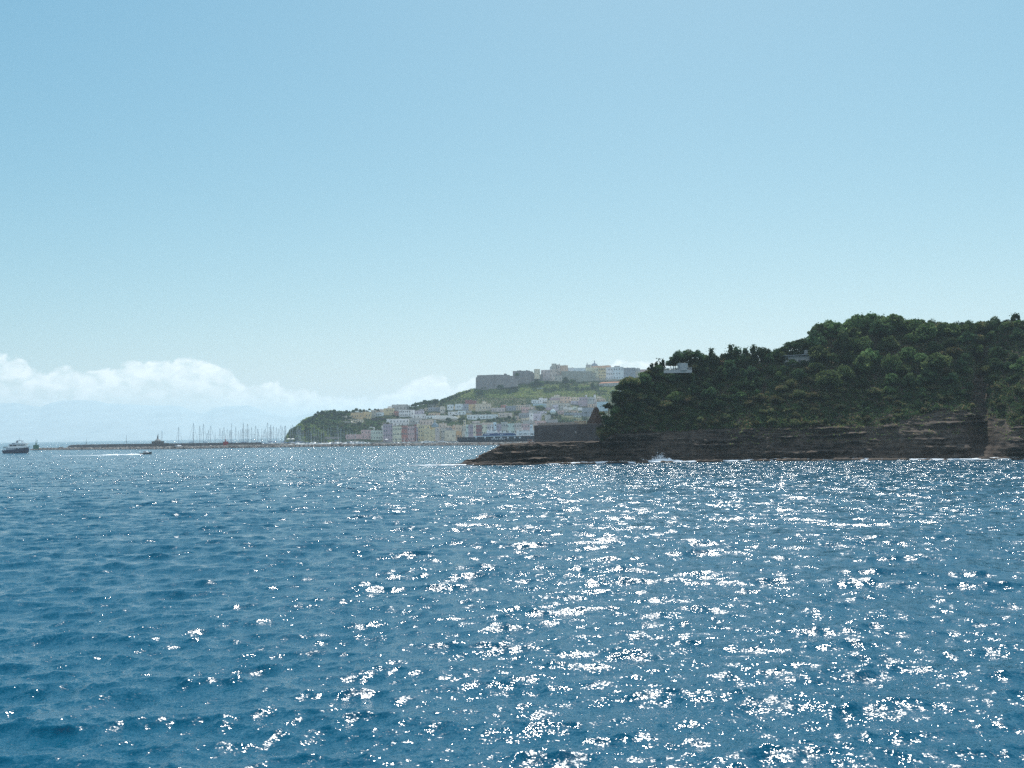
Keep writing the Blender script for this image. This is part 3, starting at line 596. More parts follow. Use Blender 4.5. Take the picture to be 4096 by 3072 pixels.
def build_headland_buildings():
    WH = mat('cabin_white', (.44, .45, .44), var=.12, scale=.8)
    D = float(headD(2730, 1482))-6; p = U(2731, 1474, D)
    e = empty('cabin', p+np.array([0, 0, -1])); tag(e, 'round white cabin with dark arched doorway on the headland top', 'cabin')
    w_ = 42*D/F; b = MB(); b.lathe([(w_/2, 0), (w_/2, 3.2), (w_/2*.98, 3.3), (.1, 3.45)], n=20); kid('wall', b.mesh('cabin_wall', WH), e)
    b = MB(); b.prism([(-.45, 1), (.45, 1), (.45, 2.4), (.3, 2.7), (0, 2.85), (-.3, 2.7), (-.45, 2.4)], -w_/2-.05, -w_/2+1.0); kid('doorway', b.mesh('doorway', mat('dark_opening', (.05, .06, .08))), e, loc=(-w_*.32, .9, 0))
    a, b2 = U(2655, 1482, D-1.5), U(2768, 1481, D-1.5); e = empty('balustrade', a); tag(e, 'low white balustrade along the terrace in front of the cabin', 'balustrade')
    L = b2[0]-a[0]; b = MB(); b.box(0, L, -.12, .12, 1.0, 1.15); kid('rail', b.mesh('rail', WH), e)
    b = MB(); b.box(0, L, -.12, .12, -1.2, .12); kid('plinth', b.mesh('plinth', WH), e)
    b = MB(); b.box(-.09, .09, -.09, .09, .12, 1.0); me = b.mesh('baluster', WH)
    n = 26
    for k in range(n): kid('baluster', me, e, loc=(.2+(L-.4)*k/(n-1), 0, 0))
    D = float(headD(3190, 1452))-5; p = U(3190, 1448, D); s = D/F
    e = empty('villa', p+np.array([0, 0, -1.5])); tag(e, 'low pale villa with flat tiled roof and chimney among the trees', 'house')
    PL = mat('villa_plaster', (.30, .31, .30), var=.2, scale=.6)
    b = MB(); b.box(-48*s, 60*s, 0, 6, 0, 1.5+24*s); kid('wall', b.mesh('villa_wall', PL), e)
    b = MB(); zt = 1.5+24*s; b.prism([(-56*s, zt), (42*s, zt+.35), (42*s, zt+.7), (-56*s, zt+.3)], -1.2, 7); kid('roof', b.mesh('villa_roof', mat('grey_tile', (.22, .23, .24), var=.3, scale=2)), e)
    b = MB(); b.box(36*s, 48*s, 2, 3.2, zt, zt+22*s); b.box(34.6*s, 49.6*s, 1.85, 3.35, zt+22*s, zt+25*s); kid('chimney', b.mesh('chimney', PL), e)
    b = MB(); b.box(-.6, .6, -.06, .2, 0, 1.3); me = b.mesh('window', mat('dark_opening', (.05, .06, .08)))
    for k in (-14, 8, 30): kid('window', me, e, loc=(k*s, 0, 1.6), scale=(.8, 1, .6))
    # utility pole at the left cliff
    p = U(2451, 1612, float(headD(2451, 1640))-1); b = MB(); b.tube((0, 0, -3), (0, 0, 4.6), .11, .08); b.box(-.5, .5, -.05, .05, 4.1, 4.2)
    o = link('utility_pole', b.mesh('utility_pole', mat('dark_post', (.06, .05, .05))), loc=p); tag(o, 'thin dark utility pole at the left cliff edge of the headland', 'pole')
build_headland_buildings()
# ------------------------------------------------------------------ town hill
TR = [(1136, 1764), (1142, 1752), (1158, 1722), (1188, 1702), (1212, 1682), (1235, 1671), (1262, 1663), (1278, 1650), (1310, 1644), (1360, 1646), (1400, 1648), (1480, 1652), (1560, 1652), (1620, 1640), (1650, 1628), (1700, 1618), (1742, 1613), (1760, 1602), (1800, 1584), (1850, 1566), (1890, 1556), (1930, 1549),
      (1980, 1547), (2050, 1540), (2120, 1530), (2200, 1520), (2300, 1514), (2400, 1512), (2700, 1512), (3000, 1520)]
def quay_py(px): return HZ(px)+25.4
def townD(px, py):
    k = interp(px, [(1140, .7), (1350, 1.05), (1500, 1.55), (3000, 1.6)]); return 1690+k*np.maximum(quay_py(px)-np.asarray(py, float), 0)
def build_town_ground():
    px = np.arange(1134, 3000, 3.0); T = interp(px, TR); B = np.maximum(quay_py(px), T+.2); nr = 110; rows = []
    p = U(px, B, townD(px, B)); f = p.copy(); f[:, 1] -= 26; f[:, 2] = 2; f[:, 0] *= (f[:, 1]/p[:, 1]); w0 = f.copy(); w0[:, 2] = -3; w0[:, 1] -= .3; rows += [w0, f]
    for q in np.linspace(0, 1, nr):
        py = B+(T-B)*q; P = U(px, py, townD(px, py)); P[:, 1] += 5*fbm(P[:, 0], P[:, 2], 0, 60, 3, 12)*min(1, q*4); rows.append(P)
    global TG, TPX
    TG, TPX = np.stack(rows[2:]), px
    for dd, z in ((15, .5), (50, 0), (90, -6)): q = rows[-1].copy(); q[:, 1] += dd; q[:, 2] += z; rows.append(q)
    q = rows[-1].copy(); q[:, 1] += 40; q[:, 2] = -3; rows.append(q)
    M = mat('hill_earth', (.085, .10, .045), col2=(.15, .125, .085), scale=.03, vec='World', rough=1)
    C = mat('quay_concrete', (.36, .34, .31), var=.3, scale=.1, vec='World')
    n = len(px)-1; mi = np.zeros((len(rows)-1)*n, int); mi[:2*n] = 1
    tag(link('hillside', mesh_np('hillside', np.concatenate(rows), grid_faces(len(rows), len(px)), 4, False, [M, C], mi)), kind='structure')
build_town_ground()
PAL = dict(white=(.74, .75, .76), cream=(.72, .62, .45), yellow=(.68, .54, .28), pale_yellow=(.70, .66, .46), ochre=(.60, .42, .20), orange=(.72, .38, .13), peach=(.70, .46, .33), pink=(.62, .37, .37), red=(.50, .15, .12), dark_red=(.33, .09, .10),
           mauve=(.42, .31, .39), lilac=(.52, .47, .60), pale_blue=(.60, .70, .78), pale_green=(.54, .63, .55), sky_blue=(.40, .60, .72), grey=(.42, .43, .44), slate_blue=(.26, .30, .38), beige=(.58, .49, .38), grey_beige=(.50, .47, .42), pink_beige=(.60, .49, .44), pink_grey=(.52, .44, .46), stone_grey=(.25, .235, .245))
PAL = {k: tuple(min(.86, (c*.72+sum(v)/3*.28)*f) for c, f in zip(v, (1.22, 1.2, 1.14))) for k, v in PAL.items()}
def plaster(c): return mat('plaster_'+c, PAL[c], col2=tuple(x*.72 for x in PAL[c]), scale=.35, vec='World', stretch=(1, 1, .5))
GLASS = mat('window_dark', (.035, .045, .06), rough=.25, spec=.5); FRAME = mat('window_surround', (.55, .54, .52))
ROOFM = mat('roof_terrace', (.52, .49, .45), var=.3, scale=.4, vec='World'); TILE = mat('roof_tile', (.50, .24, .14), var=.3, scale=.6, vec='World')
def window_mesh(arched=False):
    b = MB(); w_, h_ = .6, .6
    b.box(-w_*1.25, w_*1.25, -.04, .25, -h_*1.12, h_*1.12, 1)
    if arched: b.prism([(-w_, -h_), (w_, -h_), (w_, h_*.6), (w_*.6, h_*.92), (0, h_), (-w_*.6, h_*.92), (-w_, h_*.6)], -.07, .2, 0)
    else: b.box(-w_, w_, -.07, .2, -h_, h_, 0)
    return b.mesh('window', [GLASS, FRAME])
WIN, WINA = window_mesh(), window_mesh(True)
def door_mesh():
    b = MB(); b.prism([(-.6, 0), (.6, 0), (.6, 1.7), (.35, 2.2), (0, 2.4), (-.35, 2.2), (-.6, 1.7)], -.08, .2); return b.mesh('door', [mat('door_dark', (.07, .06, .06))])
DOOR = door_mesh()
HOUSES = []; RECT = []
CROP = {'c0': (1120, 1590, 5.027), 'z1': (1480, 1560, 7.539), 'z2': (1740, 1600, 7.9), 'z3': (1980, 1570, 7.9), 'z4': (2180, 1560, 8.508), 'z5': (2160, 1430, 4.809), 'z6': (1880, 1450, 6.506), 'ha': (1000, 1700, 6.506), 'hb': (1300, 1690, 5.53)}
def cp(c, u, v): x, y, s = CROP[c]; return x+u/s, y+v/s
def house(c, u0, v0, u1, v1, col, rows=1, cols=2, roof='flat', band=None, cat='house', nm='house', arched=False, label=None, D=None, dep=None):
    x0, y0 = cp(c, u0, v0); x1, y1 = cp(c, u1, v1); xc = (x0+x1)/2; y1 = min(y1, float(quay_py(xc)))
    y1 = max(y1, float(interp(xc, TR))) if D is None else y1
    Dd = float(townD(xc, y1)) if D is None else D
    p = U(xc, y1, Dd); s = Dd/F; w_ = (x1-x0)*s; h_ = (y1-y0)*s; g = random.Random(int(x0*7+y0*13)); dep = dep or g.uniform(8, 12)
    RECT.append((x0, x1, y0, y1)); yaw = g.choice((-1, 1))*g.uniform(0, R(9)); w_ /= (math.cos(yaw)+.15*abs(math.sin(yaw)))
    yaw = yaw if rows*cols else yaw*.4
    foot = 9.0 if y1 < quay_py(xc)-3 else 1.0
    e = empty(nm, (p[0], p[1], p[2]), yaw)
    b = MB(); b.box(-w_/2, w_/2, 0, dep, -foot, h_)
    kid('wall', b.mesh('wall', plaster(col)), e)
    b = MB()
    if roof == 'flat':
        b.box(-w_/2-.12, w_/2+.12, -.12, dep+.12, h_, h_+.22)
        for k in range(g.randint(0, 2)):
            q = g.uniform(-.35, .3)*w_; b.box(q, q+g.uniform(1, 2.2), dep*.3, dep*.3+2, h_+.22, h_+g.uniform(.9, 2.0))
        kid('roof', b.mesh('roof', ROOFM), e)
    elif roof == 'tile':
        b.prism([(-w_/2-.3, h_), (w_/2+.3, h_), (w_/2-1, h_+1.3), (-w_/2+1, h_+1.3)], -.3, dep+.3); kid('roof', b.mesh('roof', TILE), e)
    elif roof == 'vault':
        n = 12; pr = [(-w_/2-.2, h_-.1)]+[(-w_/2*math.cos(math.pi*k/n), h_+.1+w_*.13*math.sin(math.pi*k/n)) for k in range(n+1)]+[(w_/2+.2, h_-.1)]
        b.prism(pr, -.3, dep+.3); kid('roof', b.mesh('roof', mat('white_roof', (.82, .80, .76))), e)
    elif roof == 'white':
        b.prism([(-w_/2-.3, h_), (w_/2+.3, h_), (w_/2+.3, h_+.3), (-w_/2-.3, h_+.3)], -.5, dep+.3); kid('roof', b.mesh('roof', mat('white_roof', (.82, .80, .76))), e)
    if rows*cols:
        sh = h_/rows; wh = min(2.2, sh*.45); ww = min(1.35, w_/cols*.38)
        for r_ in range(rows):
            for k in range(cols):
                if g.random() < .1: continue
                x = -w_/2+w_*(k+.5)/cols+g.uniform(-.15, .15)*w_/cols; z = h_-sh*(r_+.52)
                kid('window', WINA if (arched or g.random() < .2) else WIN, e, loc=(x, 0, z), scale=(ww, 1, wh*g.uniform(.85, 1.1)))
        if y1 > quay_py(xc)-6: kid('door', DOOR, e, loc=(g.uniform(-.3, .3)*w_, 0, 0), scale=(1.2, 1, 1.1))
    if label: tag(e, label, cat)
    else: HOUSES.append((e, xc, y1, col, rows, cat, band))
    return e, p, s, w_, h_, dep
H = house
def build_town():
    # left left terrace
    H('c0', 1245, 380, 1420, 445, 'beige', 1, 2); H('c0', 1420, 305, 1660, 435, 'ochre', 1, 4); H('c0', 1660, 288, 1828, 425, 'yellow', 1, 3); H('c0', 1828, 252, 1928, 405, 'grey_beige', 2, 2)
    H('c0', 1435, 447, 1670, 497, 'cream', 1, 5); H('c0', 1925, 300, 2085, 382, 'pale_blue', 1, 4); H('c0', 1915, 240, 2085, 300, 'pink_beige', 1, 1)
    H('c0', 1320, 742, 1635, 840, 'pink', 1, 4); H('c0', 1635, 652, 1825, 840, 'pink', 2, 3); H('c0', 1825, 662, 2070, 855, 'pale_green', 2, 5, arched=True); H('c0', 1770, 597, 1900, 660, 'white', 1, 1)
    Z = 'z1'
    H(Z, 410, 555, 722, 772, 'yellow', 2, 4); H(Z, 540, 495, 655, 565, 'white', 0, 0); H(Z, 650, 440, 1110, 605, 'grey', 1, 4); H(Z, 1110, 478, 1172, 600, 'grey', 1, 1); H(Z, 722, 640, 890, 790, 'red', 1, 3)
    H(Z, 870, 600, 1215, 805, 'white', 2, 6); H(Z, 1215, 600, 1347, 805, 'white', 1, 1); H(Z, 1350, 625, 1640, 725, 'lilac', 1, 2); H(Z, 1480, 580, 1625, 640, 'lilac', 0, 0)
    H(Z, 1262, 732, 1672, 870, 'white', 1, 3); H(Z, 1650, 540, 1760, 640, 'beige', 1, 1); H(Z, 1760, 522, 2150, 660, 'slate_blue', 1, 6); H(Z, 1760, 710, 2110, 775, 'peach', 1, 4); H(Z, 1680, 772, 2150, 865, 'pale_blue', 1, 4)
    H(Z, 500, 870, 1172, 1010, 'white', 1, 7); H(Z, 690, 985, 1180, 1075, 'white', 1, 4); H(Z, 345, 1080, 430, 1210, 'white', 0, 0); H(Z, 388, 985, 500, 1040, 'mauve', 0, 0); H(Z, 1195, 842, 1562, 1040, 'grey', 1, 4)
    H(Z, 1372, 925, 1482, 1110, 'white', 2, 2); H(Z, 1500, 900, 1900, 1080, 'pink_beige', 1, 4); H(Z, 1405, 1022, 1500, 1125, 'cream', 0, 0)
    H(Z, 400, 1030, 682, 1560, 'mauve', 4, 4); H(Z, 682, 1100, 952, 1560, 'pale_yellow', 3, 5, arched=True); H(Z, 952, 1075, 1127, 1560, 'red', 3, 3); H(Z, 1130, 1100, 1345, 1560, 'pink', 3, 3); H(Z, 1345, 1032, 1402, 1560, 'dark_red', 3, 1); H(Z, 1402, 1140, 1452, 1560, 'mauve', 3, 1)
    H(Z, 1452, 1062, 1800, 1560, 'yellow', 4, 5, arched=True)
    Z = 'z2'
    H(Z, -210, 65, 60, 210, 'grey_beige', 1, 3); H(Z, 165, 205, 300, 430, 'grey_beige', 1, 2)
    H(Z, 380, 150, 572, 310, 'pale_blue', 1, 2); H(Z, 572, 215, 622, 295, 'cream', 0, 0); H(Z, 630, 128, 882, 300, 'pale_blue', 1, 4); H(Z, 885, 125, 1065, 335, 'slate_blue', 1, 1); H(Z, 950, 0, 1185, 130, 'dark_red', 0, 0, cat='barn', nm='barn'); H(Z, 1185, 22, 1300, 118, 'dark_red', 0, 0)
    H(Z, 1065, 138, 1278, 335, 'ochre', 1, 2); H(Z, 1278, 120, 1775, 352, 'beige', 1, 5); H(Z, 1490, 48, 1605, 122, 'cream', 0, 0); H(Z, 1780, 250, 2215, 375, 'pink_grey', 1, 4); H(Z, 410, 368, 722, 470, 'white', 1, 2, 'white'); H(Z, 722, 340, 980, 462, 'pale_blue', 1, 2); H(Z, 980, 350, 1180, 415, 'grey', 0, 0)
    H(Z, 1010, 462, 1990, 615, 'pale_blue', 1, 10); H(Z, 718, 482, 762, 600, 'cream', 0, 0); H(Z, 2010, 408, 2440, 560, 'pink_beige', 1, 4)
    H(Z, -100, 592, 720, 640, 'grey_beige', 0, 0, 'vault', label='long low hall with a white vaulted roof above the domed church', cat='hall', nm='hall'); H(Z, 1155, 675, 1420, 720, 'pink_grey', 0, 0, 'white')
    H(Z, 170, 890, 302, 1290, 'grey_beige', 2, 2); H(Z, 300, 962, 662, 1290, 'cream', 1, 2); H(Z, 258, 890, 560, 975, 'slate_blue', 0, 0); H(Z, 340, 830, 522, 905, 'pink_beige', 1, 2); H(Z, 550, 802, 645, 985, 'peach', 1, 1); H(Z, 645, 802, 852, 990, 'beige', 1, 2)
    H(Z, 665, 980, 842, 1290, 'orange', 1, 3); H(Z, 850, 832, 982, 1290, 'beige', 2, 2); H(Z, 982, 780, 1056, 1290, 'pale_green', 3, 1); H(Z, 1056, 792, 1212, 1290, 'mauve', 3, 3); H(Z, 1212, 762, 1300, 1290, 'cream', 3, 1); H(Z, 1300, 792, 1482, 1290, 'dark_red', 3, 3)
    H(Z, 1482, 790, 1652, 1290, 'pale_yellow', 3, 3); H(Z, 1652, 782, 1862, 1290, 'pink_grey', 3, 3); H(Z, 1862, 702, 1950, 1290, 'pale_blue', 3, 1); H(Z, 1950, 762, 2100, 1290, 'mauve', 3, 2); H(Z, 2100, 700, 2300, 1290, 'grey_beige', 3, 3)
    H(Z, 1100, 745, 1480, 800, 'grey', 0, 0, 'white'); H(Z, 1482, 715, 1860, 790, 'pink_beige', 0, 0); H(Z, 120, 740, 340, 900, 'pink_beige', 1, 2)
    Z = 'z3'
    H(Z, 385, 980, 622, 1540, 'pale_green', 3, 3); H(Z, 622, 968, 842, 1540, 'pink_beige', 3, 3); H(Z, 842, 990, 1110, 1540, 'pink', 3, 3); H(Z, 1110, 1010, 1202, 1540, 'pale_blue', 3, 1); H(Z, 1202, 1002, 1300, 1540, 'peach', 3, 1)
    H(Z, 190, 398, 372, 490, 'red', 1, 2); H(Z, 355, 420, 667, 575, 'slate_blue', 1, 4); H(Z, 665, 400, 962, 560, 'beige', 2, 4); H(Z, 840, 460, 1060, 645, 'pink', 1, 2); H(Z, 1060, 450, 1272, 535, 'pink_beige', 1, 2); H(Z, 960, 385, 1130, 455, 'grey', 1, 1)
    H(Z, 765, 652, 1085, 805, 'slate_blue', 1, 5); H(Z, 1085, 642, 1200, 965, 'white', 2, 1); H(Z, 1200, 662, 1472, 885, 'lilac', 1, 1); H(Z, 985, 802, 1085, 945, 'cream', 1, 2); H(Z, 820, 812, 985, 935, 'beige', 1, 3); H(Z, 640, 740, 750, 870, 'pink_beige', 1, 1, 'white')
    H(Z, 1062, 560, 1345, 655, 'grey', 0, 0); H(Z, 1345, 590, 1640, 675, 'lilac', 1, 2); H(Z, 1150, 235, 1392, 352, 'pale_blue', 1, 5); H(Z, 1390, 172, 1512, 352, 'white', 1, 1); H(Z, 1512, 190, 1655, 305, 'white', 0, 0); H(Z, 1200, 352, 1562, 425, 'sky_blue', 0, 0); H(Z, 1540, 350, 1622, 465, 'sky_blue', 1, 1)
    H(Z, 1660, 250, 2060, 352, 'beige', 1, 5); H(Z, 1625, 352, 1752, 465, 'grey_beige', 0, 0); H(Z, 1752, 352, 2060, 465, 'grey_beige', 1, 3); H(Z, 1265, 895, 1620, 1050, 'pink', 1, 2); H(Z, 1320, 872, 1432, 920, 'white', 0, 0)
    H(Z, 880, 900, 1265, 1000, 'grey', 0, 0)
    Z = 'z4'
    H(Z, 310, 180, 487, 255, 'cream', 1, 2); H(Z, 222, 225, 600, 305, 'grey_beige', 0, 0); H(Z, 150, 270, 512, 355, 'mauve', 0, 0); H(Z, 530, 232, 882, 445, 'peach', 2, 3); H(Z, 880, 250, 1172, 372, 'cream', 1, 3); H(Z, 880, 365, 1165, 495, 'lilac', 1, 2); H(Z, 190, 455, 882, 595, 'grey_beige', 1, 6)
    H(Z, 1165, 240, 1452, 555, 'mauve', 2, 3); H(Z, 1452, 252, 1682, 560, 'grey', 2, 3); H(Z, 1680, 165, 1728, 330, 'white', 0, 0); H(Z, 1360, 175, 1430, 245, 'white', 1, 1); H(Z, 1760, 225, 1932, 295, 'cream', 0, 0); H(Z, 1460, 480, 1682, 580, 'peach', 1, 2)
    H(Z, 1682, 300, 1760, 560, 'pink_grey', 1, 1); H(Z, 1765, 402, 2150, 720, 'sky_blue', 1, 1); H(Z, 1810, 300, 2050, 402, 'peach', 1, 3, 'white'); H(Z, 20, 592, 262, 685, 'mauve', 0, 0); H(Z, 262, 500, 452, 700, 'lilac', 1, 2); H(Z, 455, 702, 632, 835, 'pink', 1, 2)
    H(Z, 800, 702, 1115, 775, 'peach', 1, 3); H(Z, 940, 562, 1080, 695, 'pale_green', 1, 1); H(Z, 1115, 592, 1282, 705, 'white', 0, 0); H(Z, 1282, 602, 1722, 905, 'slate_blue', 1, 5); H(Z, 640, 775, 1282, 885, 'slate_blue', 1, 5); H(Z, 950, 872, 1232, 945, 'pale_green', 1, 3); H(Z, 450, 560, 640, 700, 'grey', 1, 2)
    H(Z, 0, 850, 200, 1100, 'grey', 0, 0); H(Z, 1460, 930, 1575, 960, 'cream', 0, 0)
    # the walled quarter on the hilltop
    Z = 'z5'; bd = 'hilltop'
    def T(*a, **k): k.setdefault('band', bd); return H(Z, *a, **k)
    T(20, 240, 195, 455, 'pink_grey', 3, 3); T(195, 180, 232, 300, 'grey', 0, 0); T(228, 118, 320, 250, 'grey_beige', 1, 1); T(195, 222, 330, 455, 'pink_beige', 3, 3); T(332, 137, 392, 350, 'pink_beige', 3, 1); T(390, 152, 542, 275, 'peach', 1, 3)
    T(525, 198, 652, 275, 'white', 1, 2); T(650, 202, 882, 275, 'pale_blue', 1, 6); T(880, 192, 1062, 310, 'pale_yellow', 1, 2); T(1062, 197, 1132, 428, 'pale_yellow', 3, 2); T(1132, 197, 1270, 435, 'yellow', 4, 4); T(1270, 190, 1402, 435, 'white', 3, 3); T(1402, 182, 1612, 430, 'pale_blue', 3, 4)
    T(1450, 160, 1545, 190, 'grey', 1, 1); T(1612, 197, 1840, 430, 'slate_blue', 3, 5); T(1745, 270, 1922, 405, 'beige', 2, 3); T(1840, 207, 1928, 300, 'grey', 1, 2); T(1925, 230, 2060, 300, 'pink', 1, 2); T(285, 352, 432, 455, 'grey_beige', 1, 2)
build_town()
def outline(name, label, cat, pts, D, depth, M, parts=()):
    P = [U(x, y, D) for x, y in pts]; c = P[0]; e = empty(name, c); tag(e, label, cat)
    b = MB(); b.prism([(p[0]-c[0], p[2]-c[2]) for p in P], 0, depth); kid('wall', b.mesh(name+'_wall', M), e); return e, c
def build_hilltop():
    ST = mat('fort_stone', (.22, .205, .22), col2=(.29, .27, .27), scale=.12, vec='World', bump=.4, bscale=.5); RS = mat('rampart_stone', (.38, .38, .34), col2=(.27, .27, .23), scale=.1, vec='World')
    q = lambda c, L: [cp(c, *p) for p in L]
    D = float(townD(1930, 1557))-4; e, c = outline('fortress', 'massive dark fortress block with three rows of small windows', 'fortress', q('z6', [(150, 720), (150, 395), (182, 370), (182, 332), (420, 325), (650, 314), (650, 720)]), D, 28, ST)
    s = D/F
    for r_, v in enumerate((440, 503, 568)):
        for k in range(9): x, y = cp('z6', 232+41.5*k, v); p = U(x, y, D); kid('window', WIN, e, loc=(p[0]-c[0], 0, p[2]-c[2]), scale=(.95, 1, 1.0))
    e, c = outline('rampart', 'long dark rampart wall running right from the fortress block', 'wall', q('z6', [(652, 690), (652, 314), (880, 320), (880, 288), (930, 288), (965, 305), (965, 322), (1035, 322), (1035, 346), (1112, 346), (1112, 430), (1250, 430), (1250, 620), (652, 690)])[:-1], D-3, 20, ST)
    D = float(townD(2090, 1535))-2; e, c = outline('castle', 'ruined grey-brown castle with a ragged overgrown top beside the fortress', 'castle', q('z6', [(1114, 620), (1114, 222), (1225, 222), (1228, 198), (1262, 212), (1300, 200), (1350, 215), (1450, 212), (1472, 190), (1510, 212), (1545, 208), (1570, 228), (1640, 235), (1640, 265), (1668, 268), (1668, 600)]), D, 26, ST)
    s = D/F; 
    for (u, v) in ((1290, 300), (1370, 330), (1480, 330), (1400, 260), (1560, 290)):
        x, y = cp('z6', u, v); p = U(x, y, D); kid('window', WINA, e, loc=(p[0]-c[0], 0, p[2]-c[2]), scale=(1.6, 1, 2.2))
    x, y = cp('z6', 1745, 330); D2 = D-6; p = U(x, y, D2); s = D2/F; e = empty('round_tower', p); tag(e, 'pale round tower between the ruined castle and the hilltop houses', 'tower'); r = 78/6.506*s
    b = MB(); b.lathe([(r, -8), (r, 150/6.506*s), (r*1.03, 150/6.506*s), (r*1.03, 156/6.506*s), (r*.9, 157/6.506*s), (.1, 160/6.506*s)], n=24); kid('wall', b.mesh('tower_wall', plaster('cream')), e)
    for k in (-.5, .15, .6): kid('window', WIN, e, loc=(r*k, -r*math.sqrt(1-k*k)+.02, 3.5), scale=(.8, 1, 1.3))
    for i, (L, dd, lb) in enumerate(((((410, 455), (410, 262), (1000, 262), (1000, 455)), 1, 'broad greenish-grey rampart under the hilltop houses left of the church dome'), (((690, 475), (690, 398), (1135, 400), (1135, 475)), -12, 'low brown retaining wall below the hilltop rampart'), (((1000, 440), (1000, 300), (1065, 300), (1065, 440)), 0, 'narrow pale wall between the rampart and the yellow hilltop houses'), (((1130, 470), (1130, 425), (1900, 405), (1900, 470)), -8, 'long grey-brown retaining wall under the right half of the hilltop houses'))):
        x, y = cp('z5', *L[0]); outline('rampart', lb, 'wall', q('z5', L), float(townD(x, min(y, 1520)))+dd-3, 10, RS)
    outline('rampart', 'short grey wall under the round tower joining castle and houses', 'wall', q('z6', [(1640, 640), (1640, 300), (1760, 318), (1895, 300), (1895, 640)]), D2+4, 12, ST)
    # church on the hilltop
    D = float(townD(2375, 1512))+14; s = D/F/4.809; p = U(*cp('z5', 1050, 262), D); e = empty('church', p); tag(e, 'hilltop church with peach dome and slim lantern on the skyline', 'church')
    DM = mat('dome_grey', (.40, .42, .46), var=.2, scale=.5); PE = plaster('peach')
    r = 65*s; b = MB(); b.lathe([(r, 0), (r, 95*s), (r*1.04, 98*s)], n=20); kid('drum', b.mesh('drum', PE), e)
    b = MB(); b.lathe([(r*math.cos(a), 98*s+r*.95*math.sin(a)) for a in np.linspace(0, 1.45, 9)], n=20); dm = kid('dome', b.mesh('dome', DM), e)
    b = MB(); b.lathe([(10*s, 155*s), (10*s, 190*s), (12*s, 192*s), (6*s, 203*s), (.1, 210*s)], n=10); kid('lantern', b.mesh('lantern', DM), e)
    b = MB(); b.box(70*s, 320*s, 2, 14, 0, 100*s); b.prism([(250*s, 98*s), (270*s, 112*s), (285*s, 112*s), (325*s, 80*s), (325*s, 70*s), (250*s, 70*s)], 1, 3); kid('nave', b.mesh('nave', PE), e)
    b = MB(); b.prism([(68*s, 100*s), (255*s, 108*s), (320*s, 100*s)], 1.5, 14.5); kid('roof', b.mesh('roof', TILE), e)
    b = MB(); b.box(-160*s, -70*s, 2, 9, 0, 130*s); b.box(-145*s, -130*s, 4, 5, 130*s, 160*s); b.lathe([(7*s, 158*s), (5*s, 165*s), (.1, 172*s)], -137*s, 4.5, 8); kid('bell_gable', b.mesh('bell_gable', plaster('grey')), e)
    # barracks with the long tiled roof
    D = float(townD(2430, 1545)); s = D/F/4.809; p = U(*cp('z5', 1135, 560), D); e = empty('barracks', p); tag(e, 'long low building with a long orange tiled roof on the green hillside', 'building')
    L = 470*s; b = MB(); b.prism([(0, -5), (L, -5), (L, 75*s), (0, 62*s)], 0, 9); kid('wall', b.mesh('barracks_wall', plaster('grey')), e)
    b = MB(); b.add([(-1, -.6, 60*s), (L+1, -.6, 74*s), (L+1, 5, 96*s), (6, 5, 88*s), (-1, 9.6, 60*s), (L+1, 9.6, 74*s)], [(0, 1, 2, 3), (3, 2, 5, 4), (0, 3, 4), (1, 5, 2)]); kid('roof', b.mesh('barracks_roof', TILE), e)
    for k in range(9): kid('window', WIN, e, loc=(L*(k+.7)/9.5, 0, 32*s+k*.1), scale=(1.0, 1, 1.5))
    # long terrace walls and the dark retaining wall
    for c, L, dd, dp, col, lb in (('c0', [(1850, 475), (1830, 418), (2145, 412), (2140, 475)], 0, 6, (.10, .085, .09), 'dark retaining wall below the yellow house terrace'), ('c0', [(1125, 515), (1125, 478), (1400, 480), (1400, 515)], 0, 4, (.50, .45, .40), 'low pale terrace wall on the green slope above the masts'),
                             ('c0', [(1390, 530), (1390, 508), (1560, 505), (1560, 530)], -3, 4, (.48, .43, .38), 'short pale terrace wall beside the small villa with parasol'), ('z6', [(1245, 700), (1240, 684), (1340, 684), (1345, 700)], 0, 3, (.42, .44, .42), 'short pale terrace wall on the hillside left of centre'),
                             ('z6', [(1740, 690), (1740, 662), (1930, 660), (1930, 690)], 0, 3, (.42, .44, .42), 'pale terrace wall on the hillside under the castle'), ('hb', [(0, 375), (0, 318), (330, 322), (330, 375)], 0, 4, (.34, .29, .27), 'low brown wall along the foot of the green slope'), ('z3', [(1470, 720), (1470, 680), (1600, 680), (1600, 720)], 0, 4, (.68, .66, .58), 'small cream wall among trees behind the lilac tower house'),
                             ('z4', [(300, 180), (310, 140), (1300, 135), (1450, 200), (1400, 240), (300, 240)], 22, 3, (.26, .22, .24), 'long grey-brown bank wall behind the upper town houses'), ('z4', [(900, 1000), (905, 975), (1030, 960), (1035, 1000)], 0, 4, (.5, .48, .44), 'small sloping grey roof wall above the quay'),):
        pts = [cp(c, *a) for a in L]; xc = sum(a for a, _ in pts)/len(pts); yb = max(b_ for _, b_ in pts)
        outline('terrace_wall', lb, 'wall', pts, float(townD(xc, yb))+dd-1, dp, mat('terrace_'+str(int(col[0]*100))+str(int(col[2]*100)), col, var=.3, scale=.2, vec='World'))
build_hilltop()
